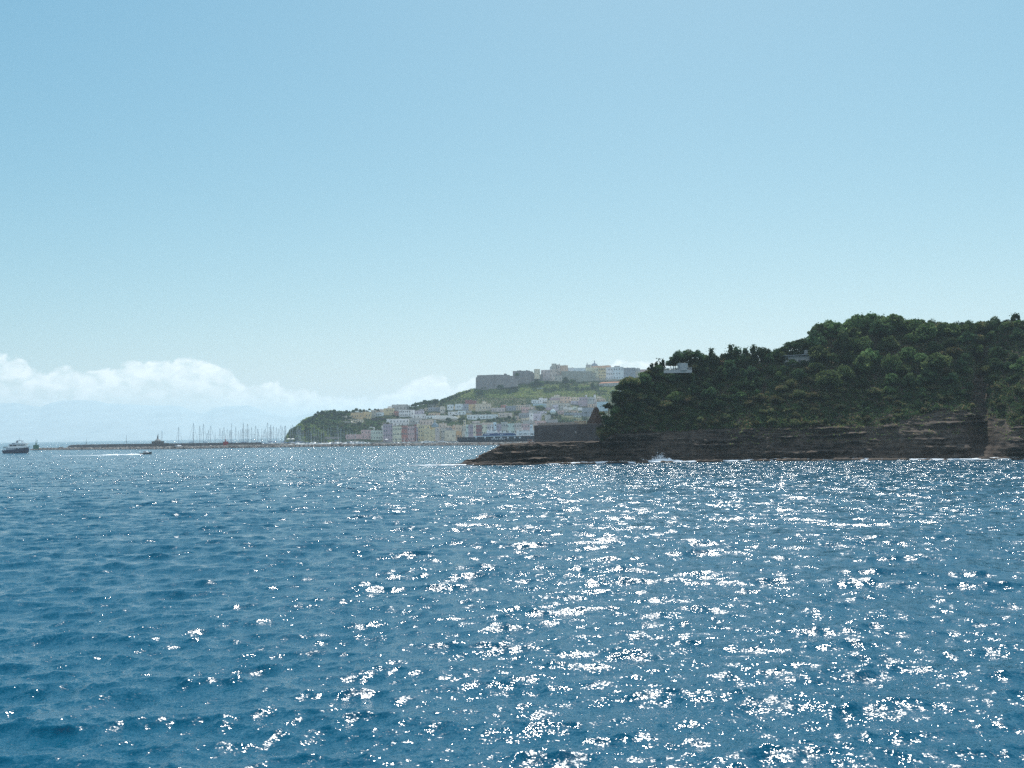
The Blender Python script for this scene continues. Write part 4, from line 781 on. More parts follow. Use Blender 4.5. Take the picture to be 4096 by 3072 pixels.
def build_churches():
    # the yellow church with the grey dome at the harbour
    D = 1684; s = D/F/7.539; x, y = cp('z1', 1952, 1560); y = float(quay_py(x)); p = U(x, y, D); e = empty('domed_church', p); tag(e, 'yellow harbour-front church with a large grey dome and lantern', 'church')
    Y = plaster('yellow'); z = lambda v: (1560+v/7.539 < 0) or (y-(1560+v/7.539))*D/F
    DM = mat('dome_lead', (.28, .34, .38), var=.25, scale=.4); r = 112*s
    b = MB(); b.lathe([(r*.98, 0), (r*.98, z(1140)), (r*1.06, z(1132)), (r*1.06, z(1125))], n=22); kid('drum', b.mesh('drum', Y), e, loc=(0, 8, 0))
    b = MB(); h = z(985)-z(1125); b.lathe([(r*math.cos(a), z(1125)+h*math.sin(a)) for a in np.linspace(0, 1.42, 10)], n=22); kid('dome', b.mesh('dome', DM), e, loc=(0, 8, 0))
    b = MB(); q = z(985); b.lathe([(26*s, q-.6), (26*s, z(935)), (30*s, z(930)), (14*s, z(905)), (.1, z(890))], n=10); kid('lantern', b.mesh('lantern', plaster('grey')), e, loc=(0, 8, 0))
    b = MB(); b.prism([(-330*s, 0), (-330*s, z(1240)), (-230*s, z(1160)), (-140*s, z(1155)), (-120*s, z(1200)), (20*s, z(1180)), (20*s, 0)], -2, 8); kid('nave', b.mesh('nave', Y), e)
    b = MB(); b.prism([(-345*s, z(1245)), (-335*s, z(1235)), (-228*s, z(1150)), (-140*s, z(1143)), (-140*s, z(1155)), (-228*s, z(1163)), (-330*s, z(1246))], -2.4, 8.2); kid('cornice', b.mesh('cornice', plaster('cream')), e)
    b = MB(); b.prism([(20*s, 0), (20*s, z(1150)), (60*s, z(1130)), (130*s, z(1150)), (150*s, z(1200)), (150*s, 0)], -3, 4); kid('facade', b.mesh('facade', plaster('pink_beige')), e)
    for (u, v) in ((-280, 1290), (-230, 1290), (-180, 1290), (-280, 1400), (-200, 1400), (-90, 1400), (85, 1190), (85, 1260), (60, 1380), (-10, 1470), (-260, 1480)): kid('window', WINA, e, loc=(u*s, -2 if u < 20 else -3, z(v)), scale=(.9, 1, 1.5))
    # bell tower
    D = 1716; x, y = cp('z2', 936, 830); p = U(x, y, D); s = D/F/7.9; e = empty('bell_tower', p); tag(e, 'slim pale yellow bell tower behind the harbour-front houses', 'tower')
    b = MB(); b.box(-34*s, 34*s, 0, 68*s, -14, 195*s); b.box(-38*s, 38*s, -.3, 68*s+.3, 195*s, 203*s); kid('wall', b.mesh('tower_wall', plaster('pale_yellow')), e)
    for v in (60, 145): kid('window', WINA, e, loc=(0, 0, v*s), scale=(1.5, 1, 2.6))
    # small pale dome and barrel-vaulted church
    D = float(townD(2211, 1655)); s = D/F/8.508; p = U(*cp('z4', 270, 775), D); e = empty('small_church', p); tag(e, 'small church with a pale pointed dome above the trees', 'church'); r = 104*s
    b = MB(); b.lathe([(r, -4), (r, 10*s)], n=18); kid('drum', b.mesh('drum', plaster('pale_green')), e)
    b = MB(); b.lathe([(r*1.02*(1-t_**2)**.7+.01, 10*s+115*s*t_) for t_ in np.linspace(0, .98, 9)], n=18); kid('dome', b.mesh('dome', mat('dome_pale', (.55, .64, .66))), e)
    b = MB(); b.lathe([(16*s, 100*s), (16*s, 145*s), (.1, 175*s)], n=8); kid('lantern', b.mesh('lantern', plaster('pale_yellow')), e)
    D = float(townD(2262, 1652)); p = U(*cp('z4', 715, 785), D); s = D/F/8.508; e = empty('vaulted_church', p); tag(e, 'low church with rounded white vaulted roofs left of the palm in the old town', 'church'); WH = mat('vault_white', (.76, .75, .72), var=.15)
    b = MB(); b.box(-85*s, 90*s, 0, 9, -5, 150*s); kid('wall', b.mesh('church_wall', plaster('grey_beige')), e)
    b = MB(); n = 12; b.prism([(-75*s*math.cos(math.pi*k/n), 150*s+65*s*math.sin(math.pi*k/n)) for k in range(n+1)], -.3, 9); b.box(65*s, 225*s, 1, 9, 100*s, 165*s)
    b.prism([(145*s-80*s*math.cos(math.pi*k/n), 165*s+35*s*math.sin(math.pi*k/n)) for k in range(n+1)], .8, 9); kid('vault', b.mesh('vault', WH), e)
    kid('window', WINA, e, loc=(-35*s, 0, 80*s), scale=(1.1, 1, 2.3))
build_churches()
def label_houses():
    W = {0: '', 1: 'one-storey ', 2: 'two-storey ', 3: 'three-storey ', 4: 'four-storey '}
    gr = {}
    for e, x, y, col, rows, cat, band in HOUSES:
        d = float(quay_py(x))-y
        bd = band or ('harbour front' if d < 6 else 'second row above harbour' if d < 55 else 'middle terraces' if d < 98 else 'upper town')
        if x < 1570 and d >= 6: bd = 'left terrace'
        if bd == 'hilltop': bd = 'hilltop quarter'
        gr.setdefault((col.replace('_', ' '), bd, cat), []).append((x, e, rows))
    for (col, bd, cat), L in gr.items():
        L.sort(key=lambda q: q[0])
        for i, (x, e, rows) in enumerate(L):
            o = f', {ORD[i]} such from left' if len(L) > 1 else ', the only one that colour'
            tag(e, f'{W[rows]}{col} {cat} in the {bd}{o}' if bd != 'harbour front' else f'{W[rows]}{col} {cat} on the harbour front{o}', cat, 'houses of the '+bd.replace('harbour front', 'harbour front row'))
label_houses()
def plant_town():
    random.seed(9); g = np.random.default_rng(8)
    def tz(x, y):
        if x < 1300: return 'on the green headland'
        if x < 1560 and y > 1650: return 'on the slope above the marina'
        if x < 1740: return 'among houses left of town'
        if y < 1600 and x < 2150: return 'under the fortress'
        if y < 1600: return 'under the hilltop houses'
        if x < 2000: return 'among houses mid-town'
        return 'among houses right of town'
    def tt(kind, x, top, r, ground=None, sq=1.0):
        cy = top+r; gy = ground or cy+r*.9; gy = max(gy, float(interp(x, TR))); D = float(townD(x, gy)); b_ = U(x, gy, D); c = U(x, cy, D-1)
        plant(kind, b_, c, r*D/F, tz(x, cy), True, sq)
    for x, top, r in ((1262, 1650, 9), (1272, 1640, 11), (1290, 1637, 13), (1308, 1642, 11), (1322, 1634, 12), (1336, 1632, 11), (1350, 1640, 12), (1366, 1642, 13), (1378, 1650, 10), (1387, 1636, 9), (1399, 1640, 8), (1412, 1636, 9), (1426, 1629, 10), (1440, 1632, 11), (1454, 1633, 11), (1468, 1637, 9), (1477, 1631, 7), (1500, 1630, 8), (1512, 1632, 7), (1222, 1676, 8), (1236, 1668, 9), (1250, 1664, 8)): tt('dark', x, top, r)
    for x, top, r in ((1655, 1610, 10), (1668, 1604, 11), (1682, 1601, 11), (1696, 1596, 12), (1708, 1595, 12), (1722, 1594, 13), (1738, 1591, 13), (1747, 1592, 10)): tt('pine', x, top, r*1.15, top+42, 1.6)
    for x, top, r in ((1770, 1592, 9), (1782, 1588, 9), (1795, 1584, 9), (1808, 1578, 9), (1822, 1573, 9), (1838, 1570, 8), (1852, 1564, 8), (1866, 1560, 7), (1878, 1556, 7), (1765, 1604, 9)): tt('dark', x, top, r)
    # greenery against the fort and hill
    for x, top, r in ((1916, 1538, 8), (1930, 1545, 7), (1942, 1544, 7), (1990, 1512, 17), (1998, 1530, 15), (2012, 1505, 15), (2010, 1536, 12), (2046, 1520, 12), (2055, 1532, 12), (2068, 1488, 9), (2120, 1505, 12), (2148, 1512, 18), (2165, 1516, 14), (2130, 1522, 13), (2190, 1520, 9), (2262, 1502, 20), (2288, 1512, 14), (2245, 1525, 16), (2270, 1530, 14), (2310, 1540, 13), (2330, 1545, 11), (2370, 1525, 15), (2385, 1538, 12), (2350, 1538, 12), (2215, 1540, 11), (2180, 1545, 10), (2420, 1552, 12), (2450, 1556, 12), (2480, 1552, 11), (2305, 1530, 9)): tt('broad' if (x % 3) else 'dark', x, top, r)
    # trees in town: photo positions
    for k, x, top, r in (('dark', 1793, 1667, 10), ('dark', 1800, 1671, 9), ('dark', 1852, 1658, 16), ('dark', 1840, 1666, 11), ('dark', 1862, 1670, 10), ('broad', 1893, 1640, 8), ('broad', 1905, 1643, 8), ('broad', 1920, 1642, 8), ('broad', 1948, 1641, 8), ('broad', 1960, 1646, 7), ('dark', 1915, 1668, 9), ('dark', 1950, 1674, 10), ('dark', 1962, 1672, 11), ('dark', 1975, 1668, 11), ('dark', 1990, 1664, 10), ('dark', 2004, 1668, 11), ('dark', 2022, 1664, 12), ('dark', 2036, 1660, 10), ('dark', 2056, 1662, 12), ('broad', 2040, 1642, 9), ('broad', 2062, 1642, 11), ('broad', 2075, 1640, 11), ('broad', 2030, 1650, 8),
                         ('broad', 2150, 1618, 11), ('broad', 2165, 1618, 10), ('dark', 2175, 1625, 8), ('dark', 2196, 1646, 11), ('dark', 2212, 1648, 12), ('dark', 2226, 1650, 10), ('dark', 2190, 1660, 11), ('broad', 2205, 1668, 10), ('broad', 2240, 1655, 11), ('broad', 2254, 1668, 12), ('dark', 2238, 1675, 10), ('broad', 2270, 1672, 10), ('dark', 2285, 1676, 9), ('broad', 2300, 1670, 8), ('dark', 2340, 1668, 8), ('broad', 2352, 1672, 8), ('broad', 2215, 1676, 9), ('dark', 1630, 1636, 8), ('broad', 1640, 1622, 8), ('broad', 1650, 1628, 8), ('dark', 1660, 1622, 9), ('dark', 1580, 1640, 6), ('dark', 1575, 1655, 7), ('dark', 1590, 1660, 7), ('broad', 1505, 1664, 7), ('broad', 1517, 1663, 7), ('dark', 1758, 1626, 6), ('dark', 1785, 1640, 6), ('dark', 1815, 1655, 6), ('dark', 1830, 1640, 6), ('dark', 2105, 1612, 7), ('dark', 2116, 1609, 7), ('dark', 2090, 1610, 7), ('dark', 2395, 1640, 8)): tt(k, x, top, r)
    # green slope above the marina
    pts = []
    for n in range(1500):
        x = g.uniform(1165, 1560); lo = float(quay_py(x))-22; T_ = float(interp(x, TR)); y = g.uniform(T_+14, lo)
        if x > 1330 and y < 1690 and not (x < 1370): 
            if y < 1655+ (x-1330)*.1: continue
        if x > 1440 and y > 1722: continue
        if 1400 < x < 1560 and y < 1690: continue
        if 1340 < x < 1400 and 1683 < y < 1694: continue
        if x < 1300 and g.random() < .35: continue
        r = g.uniform(6, 11)
        if all((x-a)**2+(y-b)**2 > ((r+q)*.62)**2 for a, b, q in pts): pts.append((x, y, r))
        if len(pts) > 95: break
    for x, y, r in pts: tt(random.choices(('dark', 'broad', 'scrub'), (.45, .35, .2))[0], x, y-r, r)
    # palms
    PB = MB(); PB.tube((0, 0, 0), (.1, 0, 7), .22, .16, 6); pt = PB.mesh('palm_trunk', BARK, True); gg = np.random.default_rng(2); Cq = []
    for k in range(22):
        a = k*2.4; el_ = gg.uniform(-.3, .9)
        for q in np.linspace(.1, 1, 8): Cq.append((math.cos(a)*q*2.1*math.cos(el_*(1-q)), math.sin(a)*q*2.1*math.cos(el_*(1-q)), 7.1+q*1.3*el_-q*q*1.2))
    Cq = np.array(Cq); V = quads(Cq, np.tile([0, 0, 1.0], (len(Cq), 1)), .28, gg, .4); pc = mesh_np('palm_crown', V, np.arange(len(V)).reshape(-1, 4), 4, False, [LM['dark'][0]])
    for x, top, hpx in ((2239, 1618, 24), (2345, 1646, 20), (2033, 1655, 16)):
        D = float(townD(x, top+hpx))-3; e = empty('palm_tree', U(x, top+hpx, D), 0, hpx*D/F/8.4); kid('trunk', pt, e); kid('crown', pc, e); PLANTS.append((e, x, tz(x, top), 'palm'))
    # scrub and grass over the whole hill
    n = 150000; x = g.uniform(1140, 2700, n); T_ = interp(x, TR); B = quay_py(x)-4; q = g.random(n)**1.15; y = T_+(B-T_)*q; 
    mead = ((x > 1830) & (y > 1540) & (y < 1592)); kp = g.random(n) < np.where(mead, 1, .55); x, y, mead = x[kp], y[kp], mead[kp]
    clear = np.ones(len(x), bool)                # no scrub against the house fronts
    for x0, x1, y0, y1 in RECT: clear &= ~((x > x0-1) & (x < x1+1) & (y > y0) & (y < y1+6))
    x, y, mead = x[clear], y[clear], mead[clear]; n = len(x)
    i = np.clip(np.searchsorted(TPX, x), 1, len(TPX)-1); Bq = np.maximum(quay_py(TPX[i]), interp(TPX[i], TR)+.2); tq = np.clip((Bq-y)/(Bq-interp(TPX[i], TR)), 0, 1); j = (tq*(len(TG)-1)).astype(int); P = TG[j, i].astype(float)
    P += np.stack([g.normal(0, .8, n), -.4+g.normal(0, .5, n), g.uniform(0, 1.6, n)*(1+.8*fbm(P[:, 0], P[:, 1], 0, 18, 2, 4))], 1)
    V = quads(P, np.tile([0, -.5, .8], (n, 1)), 1.0, g, .8); t1 = fbm(P[:, 0], P[:, 2]*3, 0, 70, 3, 14)
    mi = np.where(mead & (t1 > -.35), 3+(t1 > .1), np.where(t1 > .25, 1, np.where(t1 < -.2, 2, 0))); mi = np.where(g.random(n) < .18, g.integers(0, 4, n), mi)
    mi = np.where((x < 1330) & (fbm(x, y*.8, 0, 60, 2, 19) > .12), 3, mi)
    tag(link('hillside_scrub', mesh_np('hillside_scrub', V, np.arange(len(V)).reshape(-1, 4), 4, False, [LM['dark'][1], LM['broad'][2], LM['dark'][0], LM['mead'][0], LM['mead'][1]], mi)), kind='stuff')
plant_town()
# ------------------------------------------------------------------ harbour
BASE = [(118, 1800.5), (400, 1798.5), (680, 1796.5), (1000, 1791.5), (1280, 1787), (1600, 1783.5), (2000, 1781), (2140, 1779), (2260, 1777.5)]
def bw_point(px): y = interp(px, BASE); return U(px, y, seaD(px, y))
CONC = mat('mole_concrete', (.62, .60, .56), var=.3, scale=.15, vec='World')
ROCKS = [mat('armour_rock', (.40, .35, .31), var=.5, scale=.5, vec='World'), mat('armour_rock_pale', (.60, .54, .47), var=.35, scale=.5, vec='World'), mat('armour_rock_dark', (.17, .14, .125), var=.4, scale=.5, vec='World')]
def bwD(x): return float(seaD(x, interp(x, BASE)))
def build_breakwater():
    px = np.linspace(118, 2260, 420); P = bw_point(px); d = np.gradient(P[:, :2], axis=0); d /= np.linalg.norm(d, axis=1)[:, None]; nrm = np.stack([-d[:, 1], d[:, 0]], 1)   # away from the camera
    nrm *= np.sign(nrm[:, 1])[:, None]; j = .25*fbm(px, 0, 0, 25, 3, 5); en = np.clip((px-118)/16, 0, 1)**.5
    def row(off, z): q = P.copy(); q[:, :2] += nrm*off; q[:, 2] = z*en+j*(z > 0); return q
    e = empty('breakwater', (0, 0, 0)); tag(e, 'long low rubble breakwater with a pale walkway running across the harbour mouth', 'breakwater')
    R_ = [row(-1, -2), row(0, .3), row(2.2, 1.6), row(4.2, 2.6), row(5.2, 3.0), row(11, 3.0), row(16, -2)]
    kid('mound', mesh_np('mound', np.concatenate(R_), grid_faces(7, len(px)), 4, False, [ROCKS[2]]), e)
    sel = px > 640; q = [r[sel] for r in (row(5.4, 2.9), row(5.4, 3.45), row(9.6, 3.45), row(9.6, 2.9))]
    for r_ in q: r_[:, 2] -= j[sel]
    kid('walkway', mesh_np('walkway', np.concatenate(q), grid_faces(4, int(sel.sum())), 4, False, [CONC]), e)
    g = random.Random(4); protos = []
    for i in range(7):
        V, Fq = lump(200+i, 7, 9, .38); protos.append(mesh_np('boulder', V, Fq, 4, False, [ROCKS[i % 3]]))
    xs = [118+4+i*(2040-8)/259 for i in range(260)]; BL = {}
    for i, x in enumerate(xs):
        k = min(len(px)-2, int(np.searchsorted(px, x+g.uniform(-2, 2)))); up_ = (i % 2); off = (3.6 if up_ else 1.0)+g.uniform(-.7, .7); r = g.uniform(1.0, 1.7)
        p = P[k].copy(); p[:2] += nrm[k]*off; p[2] = (2.5 if up_ else .7)+g.uniform(-.3, .3)
        o = link('boulder', protos[g.randrange(7)], loc=p, rotz=g.uniform(0, 6)); o.scale = (r*g.uniform(.9, 1.3), r*g.uniform(.7, 1.1), r*g.uniform(.55, .85))
        z = ('far left end', 'left part', 'middle left part', 'middle part', 'middle right part', 'right part')[min(5, int((x-118)/345))]
        cw = ('brown', 'pale', 'dark')[protos.index(o.data) % 3]; BL.setdefault((cw, 'upper' if up_ else 'lower', z), []).append(o)
    for (cw, ul, z), L in BL.items():
        for i, o in enumerate(L): tag(o, f'{cw} boulder on the {ul} slope of the breakwater, {z}, {ORD[i]} such from left', 'boulder', f'{cw} boulders of the breakwater, {ul} slope, {z}')
    Vs = []; Fs = []; ms = []; b0 = 0; gg = np.random.default_rng(6); L0 = [lump(300+i, 5, 7, .4) for i in range(5)]
    for i in range(1500):
        k = gg.integers(0, len(px)-1); off = gg.uniform(-.3, 5.2); V, Fq = L0[i % 5]; s_ = gg.uniform(.4, 1.1); a = gg.uniform(0, 6.28); c_, sn = math.cos(a), math.sin(a)
        V = np.stack([V[:, 0]*c_-V[:, 1]*sn, V[:, 0]*sn+V[:, 1]*c_, V[:, 2]*.7], 1)*s_; p = P[k].copy(); p[:2] += nrm[k]*off; p[2] = off*.55+.1
        Vs.append(V+p); Fs.append(Fq+b0); b0 += len(V); ms += [i % 3]*len(Fq)
    tag(link('rubble', mesh_np('rubble', np.concatenate(Vs), np.concatenate(Fs), 4, False, ROCKS, ms)), kind='stuff')
    # inner mole
    top = [(272, 1783), (285, 1780), (300, 1779), (420, 1777), (640, 1774), (900, 1771), (1040, 1770)]; px2 = np.arange(272, 1042, 4.0); D2 = np.interp(px2, [272, 1040], [1540, 1345]); tp = U(px2, interp(px2, top)-.0, D2)
    fr = tp.copy(); fr[:, 2] = -2; jj = .35*fbm(px2, 0, 0, 14, 3, 8)*(px2 < 430); tp[:, 2] += jj; bk = tp.copy(); bk[:, 1] += 8; bk2 = bk.copy(); bk2[:, 2] = -2; fr[:, 1] -= np.where(px2 < 430, 4, 0)
    e = empty('inner_mole', (0, 0, 0)); tag(e, 'dark stone inner mole with rough rocky left end behind the breakwater', 'mole')
    kid('mole_wall', mesh_np('mole_wall', np.concatenate([fr, tp, bk, bk2]), grid_faces(4, len(px2)), 4, False, [mat('mole_stone', (.12, .105, .105), var=.4, scale=.2, vec='World')]), e)
    p, q = U(905, 1779, 1330), U(1150, 1776, 1290); b = MB(); b.box(0, q[0]-p[0], 0, 5, -2, p[2]+.6); o = link('pier', b.mesh('pier', mat('pier_brown', (.30, .25, .21), var=.3)), loc=(p[0], p[1], 0)); tag(o, 'low brown pier right of the red beacon', 'pier')
build_breakwater()

def build_beacons():
    # spired harbour building
    D = 1436; s = D/F; p = U(626, 1787, D); e = empty('harbour_light', p); tag(e, 'dark round-fronted harbour light building with a conical spire on the mole', 'lighthouse')
    DK = mat('light_stone', (.13, .105, .10), var=.3, scale=.3, vec='World'); LT = mat('light_cornice', (.30, .28, .26))
    b = MB(); b.box(-19*s, 20*s, 0, 10, -3, 21*s); b.box(20*s, 40*s, 1, 9, -3, 14*s); kid('wall', b.mesh('light_wall', DK), e)
    b = MB(); b.box(-20*s, 21*s, -.3, 10.3, 21*s, 22.5*s); kid('cornice', b.mesh('light_cornice', LT), e)
    b = MB(); b.lathe([(12*s, 22.5*s), (12*s, 24.5*s), (10*s, 27*s), (6*s, 30*s), (3*s, 31*s)], cy=5, n=16); kid('roof', b.mesh('light_roof', LT), e)
    b = MB(); b.lathe([(3.2*s, 30.5*s), (2.4*s, 37*s), (2.0*s, 42*s), (.8*s, 46*s), (.1, 50*s)], cy=5, n=10); kid('spire', b.mesh('spire', DK), e)
    for (x, y0, y1, D, c, n_, lb) in ((144, 1791, 1754, 1448, (.035, .14, .075), 'green', 'green harbour beacon with a post at the left end of the breakwater'), (903, 1776, 1743, 1338, (.35, .035, .04), 'red', 'red harbour beacon with a post on the inner mole')):
        s = D/F; p = U(x, y1+(y0-y1), D); e = empty('beacon', p); tag(e, lb, 'beacon'); M = mat('beacon_'+n_, c, rough=.6)
        h = (y0-y1)*s; b = MB(); b.lathe([(10.5*s, -2), (10.5*s, h*.26), (11*s, h*.27), (11*s, h*.3), (9*s, h*.3)], n=14); kid('base', b.mesh('beacon_base', M), e)
        b = MB(); b.lathe([(3.2*s, h*.29), (2.2*s, h*.36), (1.8*s, h*.56), (1.0*s, h*.6)], n=10); kid('column', b.mesh('beacon_column', M), e)
        b = MB(); b.tube((0, 0, h*.58), (0, 0, h), .55*s, .4*s); b.box(-.9*s, .9*s, -.3, .3, h*.68, h*.74); kid('mast', b.mesh('beacon_mast', M), e)
        if n_ == 'green': b = MB(); b.tube((5*s, 0, h*.25), (5*s, 0, h*.74), .35*s); b.lathe([(1.1*s, h*.70), (1.6*s, h*.76), (.3, h*.8)], 5*s, 0, 8); kid('lamp', b.mesh('beacon_lamp', M), e)
    for i, (x, y0, y1, D) in enumerate(((345, 1779, 1755, 1525), (505, 1777, 1741, 1500))):
        p = U(x, y0, D); h = (y0-y1)*D/F; b = MB(); b.tube((0, 0, -.5), (0, 0, h), .32, .16); b.box(-.7, .7, -.2, .2, h*.3, h*.36); o = link('mast_pole', b.mesh('mast_pole', mat('dark_post', (.06, .05, .05))), loc=p)
        tag(o, ('short' if i == 0 else 'tall thin')+' pole on the inner mole, '+('nearer the green beacon' if i == 0 else 'nearer the spired light building'), 'pole')
build_beacons()

# ---- boats
def hull_mesh(L, B, Hf, M, bow=1.35, n=15, stern=.8, name='hull', stripe=None, draft=.5):
    """lofted hull along +x (bow), z=0 at the waterline"""
    b = MB(); rg = []
    for i in range(n):
        t = i/(n-1); x = -L/2+L*t; w_ = B/2*(stern+(1-stern)*min(1, t*3))*(1 if t < .55 else max(.02, 1-((t-.55)/.45)**2.0)); h = Hf*(1+(bow-1)*max(0, (t-.35)/.65)**2); rake = (t**3)*.04*L
        rg.append([(x, -w_*.75, -draft), (x+rake*.4, -w_*.95, h*.35), (x+rake, -w_, h), (x+rake, w_, h), (x+rake*.4, w_*.95, h*.35), (x, w_*.75, -draft)])
    b.rings(rg); 
    me = b.mesh(name, M if isinstance(M, list) else [M]); return me
WB = mat('boat_white', (.80, .80, .78), rough=.4); WG = mat('boat_glass', (.03, .04, .06), rough=.2); NAVY = mat('boat_navy', (.018, .028, .07), rough=.5); MAST = mat('mast_metal', (.36, .37, .39), rough=.5); TEAL = mat('boat_teal', (.16, .28, .32), rough=.5); DKB = mat('boat_dark', (.05, .06, .07), rough=.6)
CANV = mat('canvas_blue', (.06, .13, .26)); WOODB = mat('boat_wood', (.30, .19, .11), rough=.6)
def sail_proto(hm):
    e = empty('sailing_boat'); kid('hull', hull_mesh(11, 3.4, 1.15, hm), e)
    b = MB(); b.rings([[(-2.6, -1.0, 1.1), (-2.6, 1.0, 1.1), (-2.4, .8, 1.65), (-2.4, -.8, 1.65)], [(1.2, -1.1, 1.1), (1.2, 1.1, 1.1), (1.0, .8, 1.8), (1.0, -.8, 1.8)], [(2.9, -.6, 1.2), (2.9, .6, 1.2), (2.7, .5, 1.35), (2.7, -.5, 1.35)]]); kid('cabin', b.mesh('cabin', WB), e)
    b = MB(); b.tube((.8, 0, 1.5), (.8, 0, 13.5), .12, .09, 6); b.box(.74, .86, -.9, .9, 8.0, 8.1); b.tube((.8, -.0, 13.4), (5.4, 0, 1.6), .05, .05, 4); b.tube((.8, 0, 13.4), (-5.2, 0, 1.3), .035, .035, 4); kid('mast', b.mesh('mast', MAST), e)
    b = MB(); b.tube((.7, 0, 2.6), (-3.9, 0, 2.5), .22, .16, 6); kid('boom', b.mesh('boom', CANV), e); return e
def motor_proto(hm, L=9):
    e = empty('motor_boat'); kid('hull', hull_mesh(L, L*.32, L*.12, hm, 1.5), e)
    z = L*.12; b = MB(); b.rings([[(-L*.2, -L*.12, z), (-L*.2, L*.12, z), (-L*.18, L*.1, z+L*.13), (-L*.18, -L*.1, z+L*.13)], [(L*.1, -L*.12, z), (L*.1, L*.12, z), (L*.04, L*.1, z+L*.14), (L*.04, -L*.1, z+L*.14)], [(L*.3, -L*.05, z), (L*.3, L*.05, z), (L*.26, L*.04, z+L*.03), (L*.26, -L*.04, z+L*.03)]]); kid('cabin', b.mesh('cabin', WB), e)
    b = MB(); b.box(-L*.17, L*.05, -L*.125, L*.125, z+L*.05, z+L*.11); kid('window', b.mesh('cabin_window', WG), e)
    b = MB(); b.tube((-L*.1, 0, z+L*.12), (-L*.12, 0, z+L*.3), .05, .03, 4); kid('antenna', b.mesh('antenna', MAST), e); return e
BOATS = []
def place_copy(src, used, p, rz, s, x, kind):
    o = src if not used else copy_tree(src); o.location = p; o.rotation_euler = (0, 0, rz); o.scale = (s,)*3; BOATS.append((o, x, kind)); return o
def build_marina():
    g = random.Random(12)
    W_, N_, T_ = (600, 1600, 3.253), (1120, 1560, 4.424), None
    ms = [(600+u/3.253, 1600+v/3.253) for u, v in ((107, 440), (152, 405), (373, 350), (558, 430), (569, 298), (645, 335), (694, 308), (742, 430), (762, 390), (790, 338), (850, 415), (910, 362), (942, 392), (967, 352), (1007, 375), (1032, 392), (1048, 388), (1064, 302), (1108, 348), (1150, 400), (1180, 378), (1208, 360), (1220, 293), (1243, 380), (1258, 370), (1272, 310), (1283, 378), (1322, 352), (1358, 430), (1372, 335), (1395, 375), (1407, 382), (1453, 375), (1485, 390), (1500, 375), (1520, 410), (1534, 293), (1548, 350), (1568, 330), (1577, 322), (1610, 338), (1647, 350), (1678, 372), (1704, 330), (1720, 350), (1748, 340), (1756, 333), (1765, 380), (1828, 345), (1863, 320), (1925, 330), (1940, 370), (1960, 345))]
    ms += [(1120+u/4.424, 1560+v/4.424) for u, v in ((290, 680), (315, 620), (345, 700), (370, 645), (395, 700), (420, 720), (470, 740), (500, 700), (535, 730), (560, 660), (605, 620), (640, 720), (680, 700), (735, 700), (785, 650), (845, 670), (905, 650), (965, 740), (1010, 620), (1035, 655), (1070, 690), (1090, 665), (1135, 690), (1190, 720), (1245, 700), (1290, 730), (1340, 740))]
    protos = [sail_proto(WB), sail_proto(NAVY)]; used = [False, False]
    for x, yt in ms:
        D = g.uniform(1320, 1640) if x > 1045 else g.uniform(1380, 1640)
        if x < 640: D = g.uniform(1560, 1700)
        wl = HZ(x)+13*F/D; h = (wl-yt)*D/F; k = 0 if g.random() < .75 else 1; s = h/13.5; p = U(x, wl, D); rz = g.choice((-1, 1))*R(90)+g.gauss(0, .35)
        p[0] -= .8*s*math.cos(rz); p[1] -= .8*s*math.sin(rz); p[2] = 0
        o = place_copy(protos[k], used[k], p, rz, s, x, ('white' if k == 0 else 'dark-hulled')+' sailing boat'); used[k] = True; o.rotation_euler = (R(g.gauss(0, .8)), R(g.gauss(0, .8)), rz)
    mp = [motor_proto(WB), motor_proto(CANV), motor_proto(WOODB)]; um = [False]*3; nm = ('white', 'blue-hulled', 'wooden')
    xs = [672, 684, 697, 712, 728, 770, 853, 862, 905, 930, 948, 965, 985, 1003, 1020, 1035, 1050, 1063, 1075, 1088, 1100, 1112, 1122, 1133, 1143, 1172, 1185, 1196, 1208, 1220, 1232, 1246, 1258, 1270, 1284, 1296, 1305, 1318, 1332, 1348, 1388, 1402, 1418, 1435, 1452, 1470, 1530, 1562, 1575, 1590, 1640, 1690, 1702, 1714, 1722]
    for i, x in enumerate(xs):
        D = g.uniform(1480, 1650) if x < 1480 else g.uniform(1240, 1620)
        k = g.choices((0, 1, 2), (.76, .14, .1))[0]; p = U(x, HZ(x)+13*F/D, D); p[2] = 0; s = g.uniform(1.2, 2.0)
        place_copy(mp[k], um[k], p, g.choice((0, math.pi))+g.gauss(0, .5), s, x, nm[k]+' motor boat'); um[k] = True
    for a in mp+protos: 
        assert a.location.length > 1 or True
    gr = {}
    def zb(x): return 'behind the inner mole' if x < 900 else 'in the marina between red beacon and green headland' if x < 1140 else 'in the marina below the green headland' if x < 1400 else 'along the town quay'
    for o, x, kd in BOATS: gr.setdefault((kd, zb(x)), []).append((x, o))
    for (kd, z), L in gr.items():
        L.sort(key=lambda q: q[0])
        for i, (x, o) in enumerate(L): tag(o, f'{kd} {z}'+(f', {ORD[i]} from left' if len(L) > 1 else ''), 'sailboat' if 'sail' in kd else 'boat', f'{kd}s {z}')
build_marina()
def box_obj(name, M, e, *boxes):
    b = MB(); [b.box(*q) for q in boxes]; return kid(name, b.mesh(name, M), e)
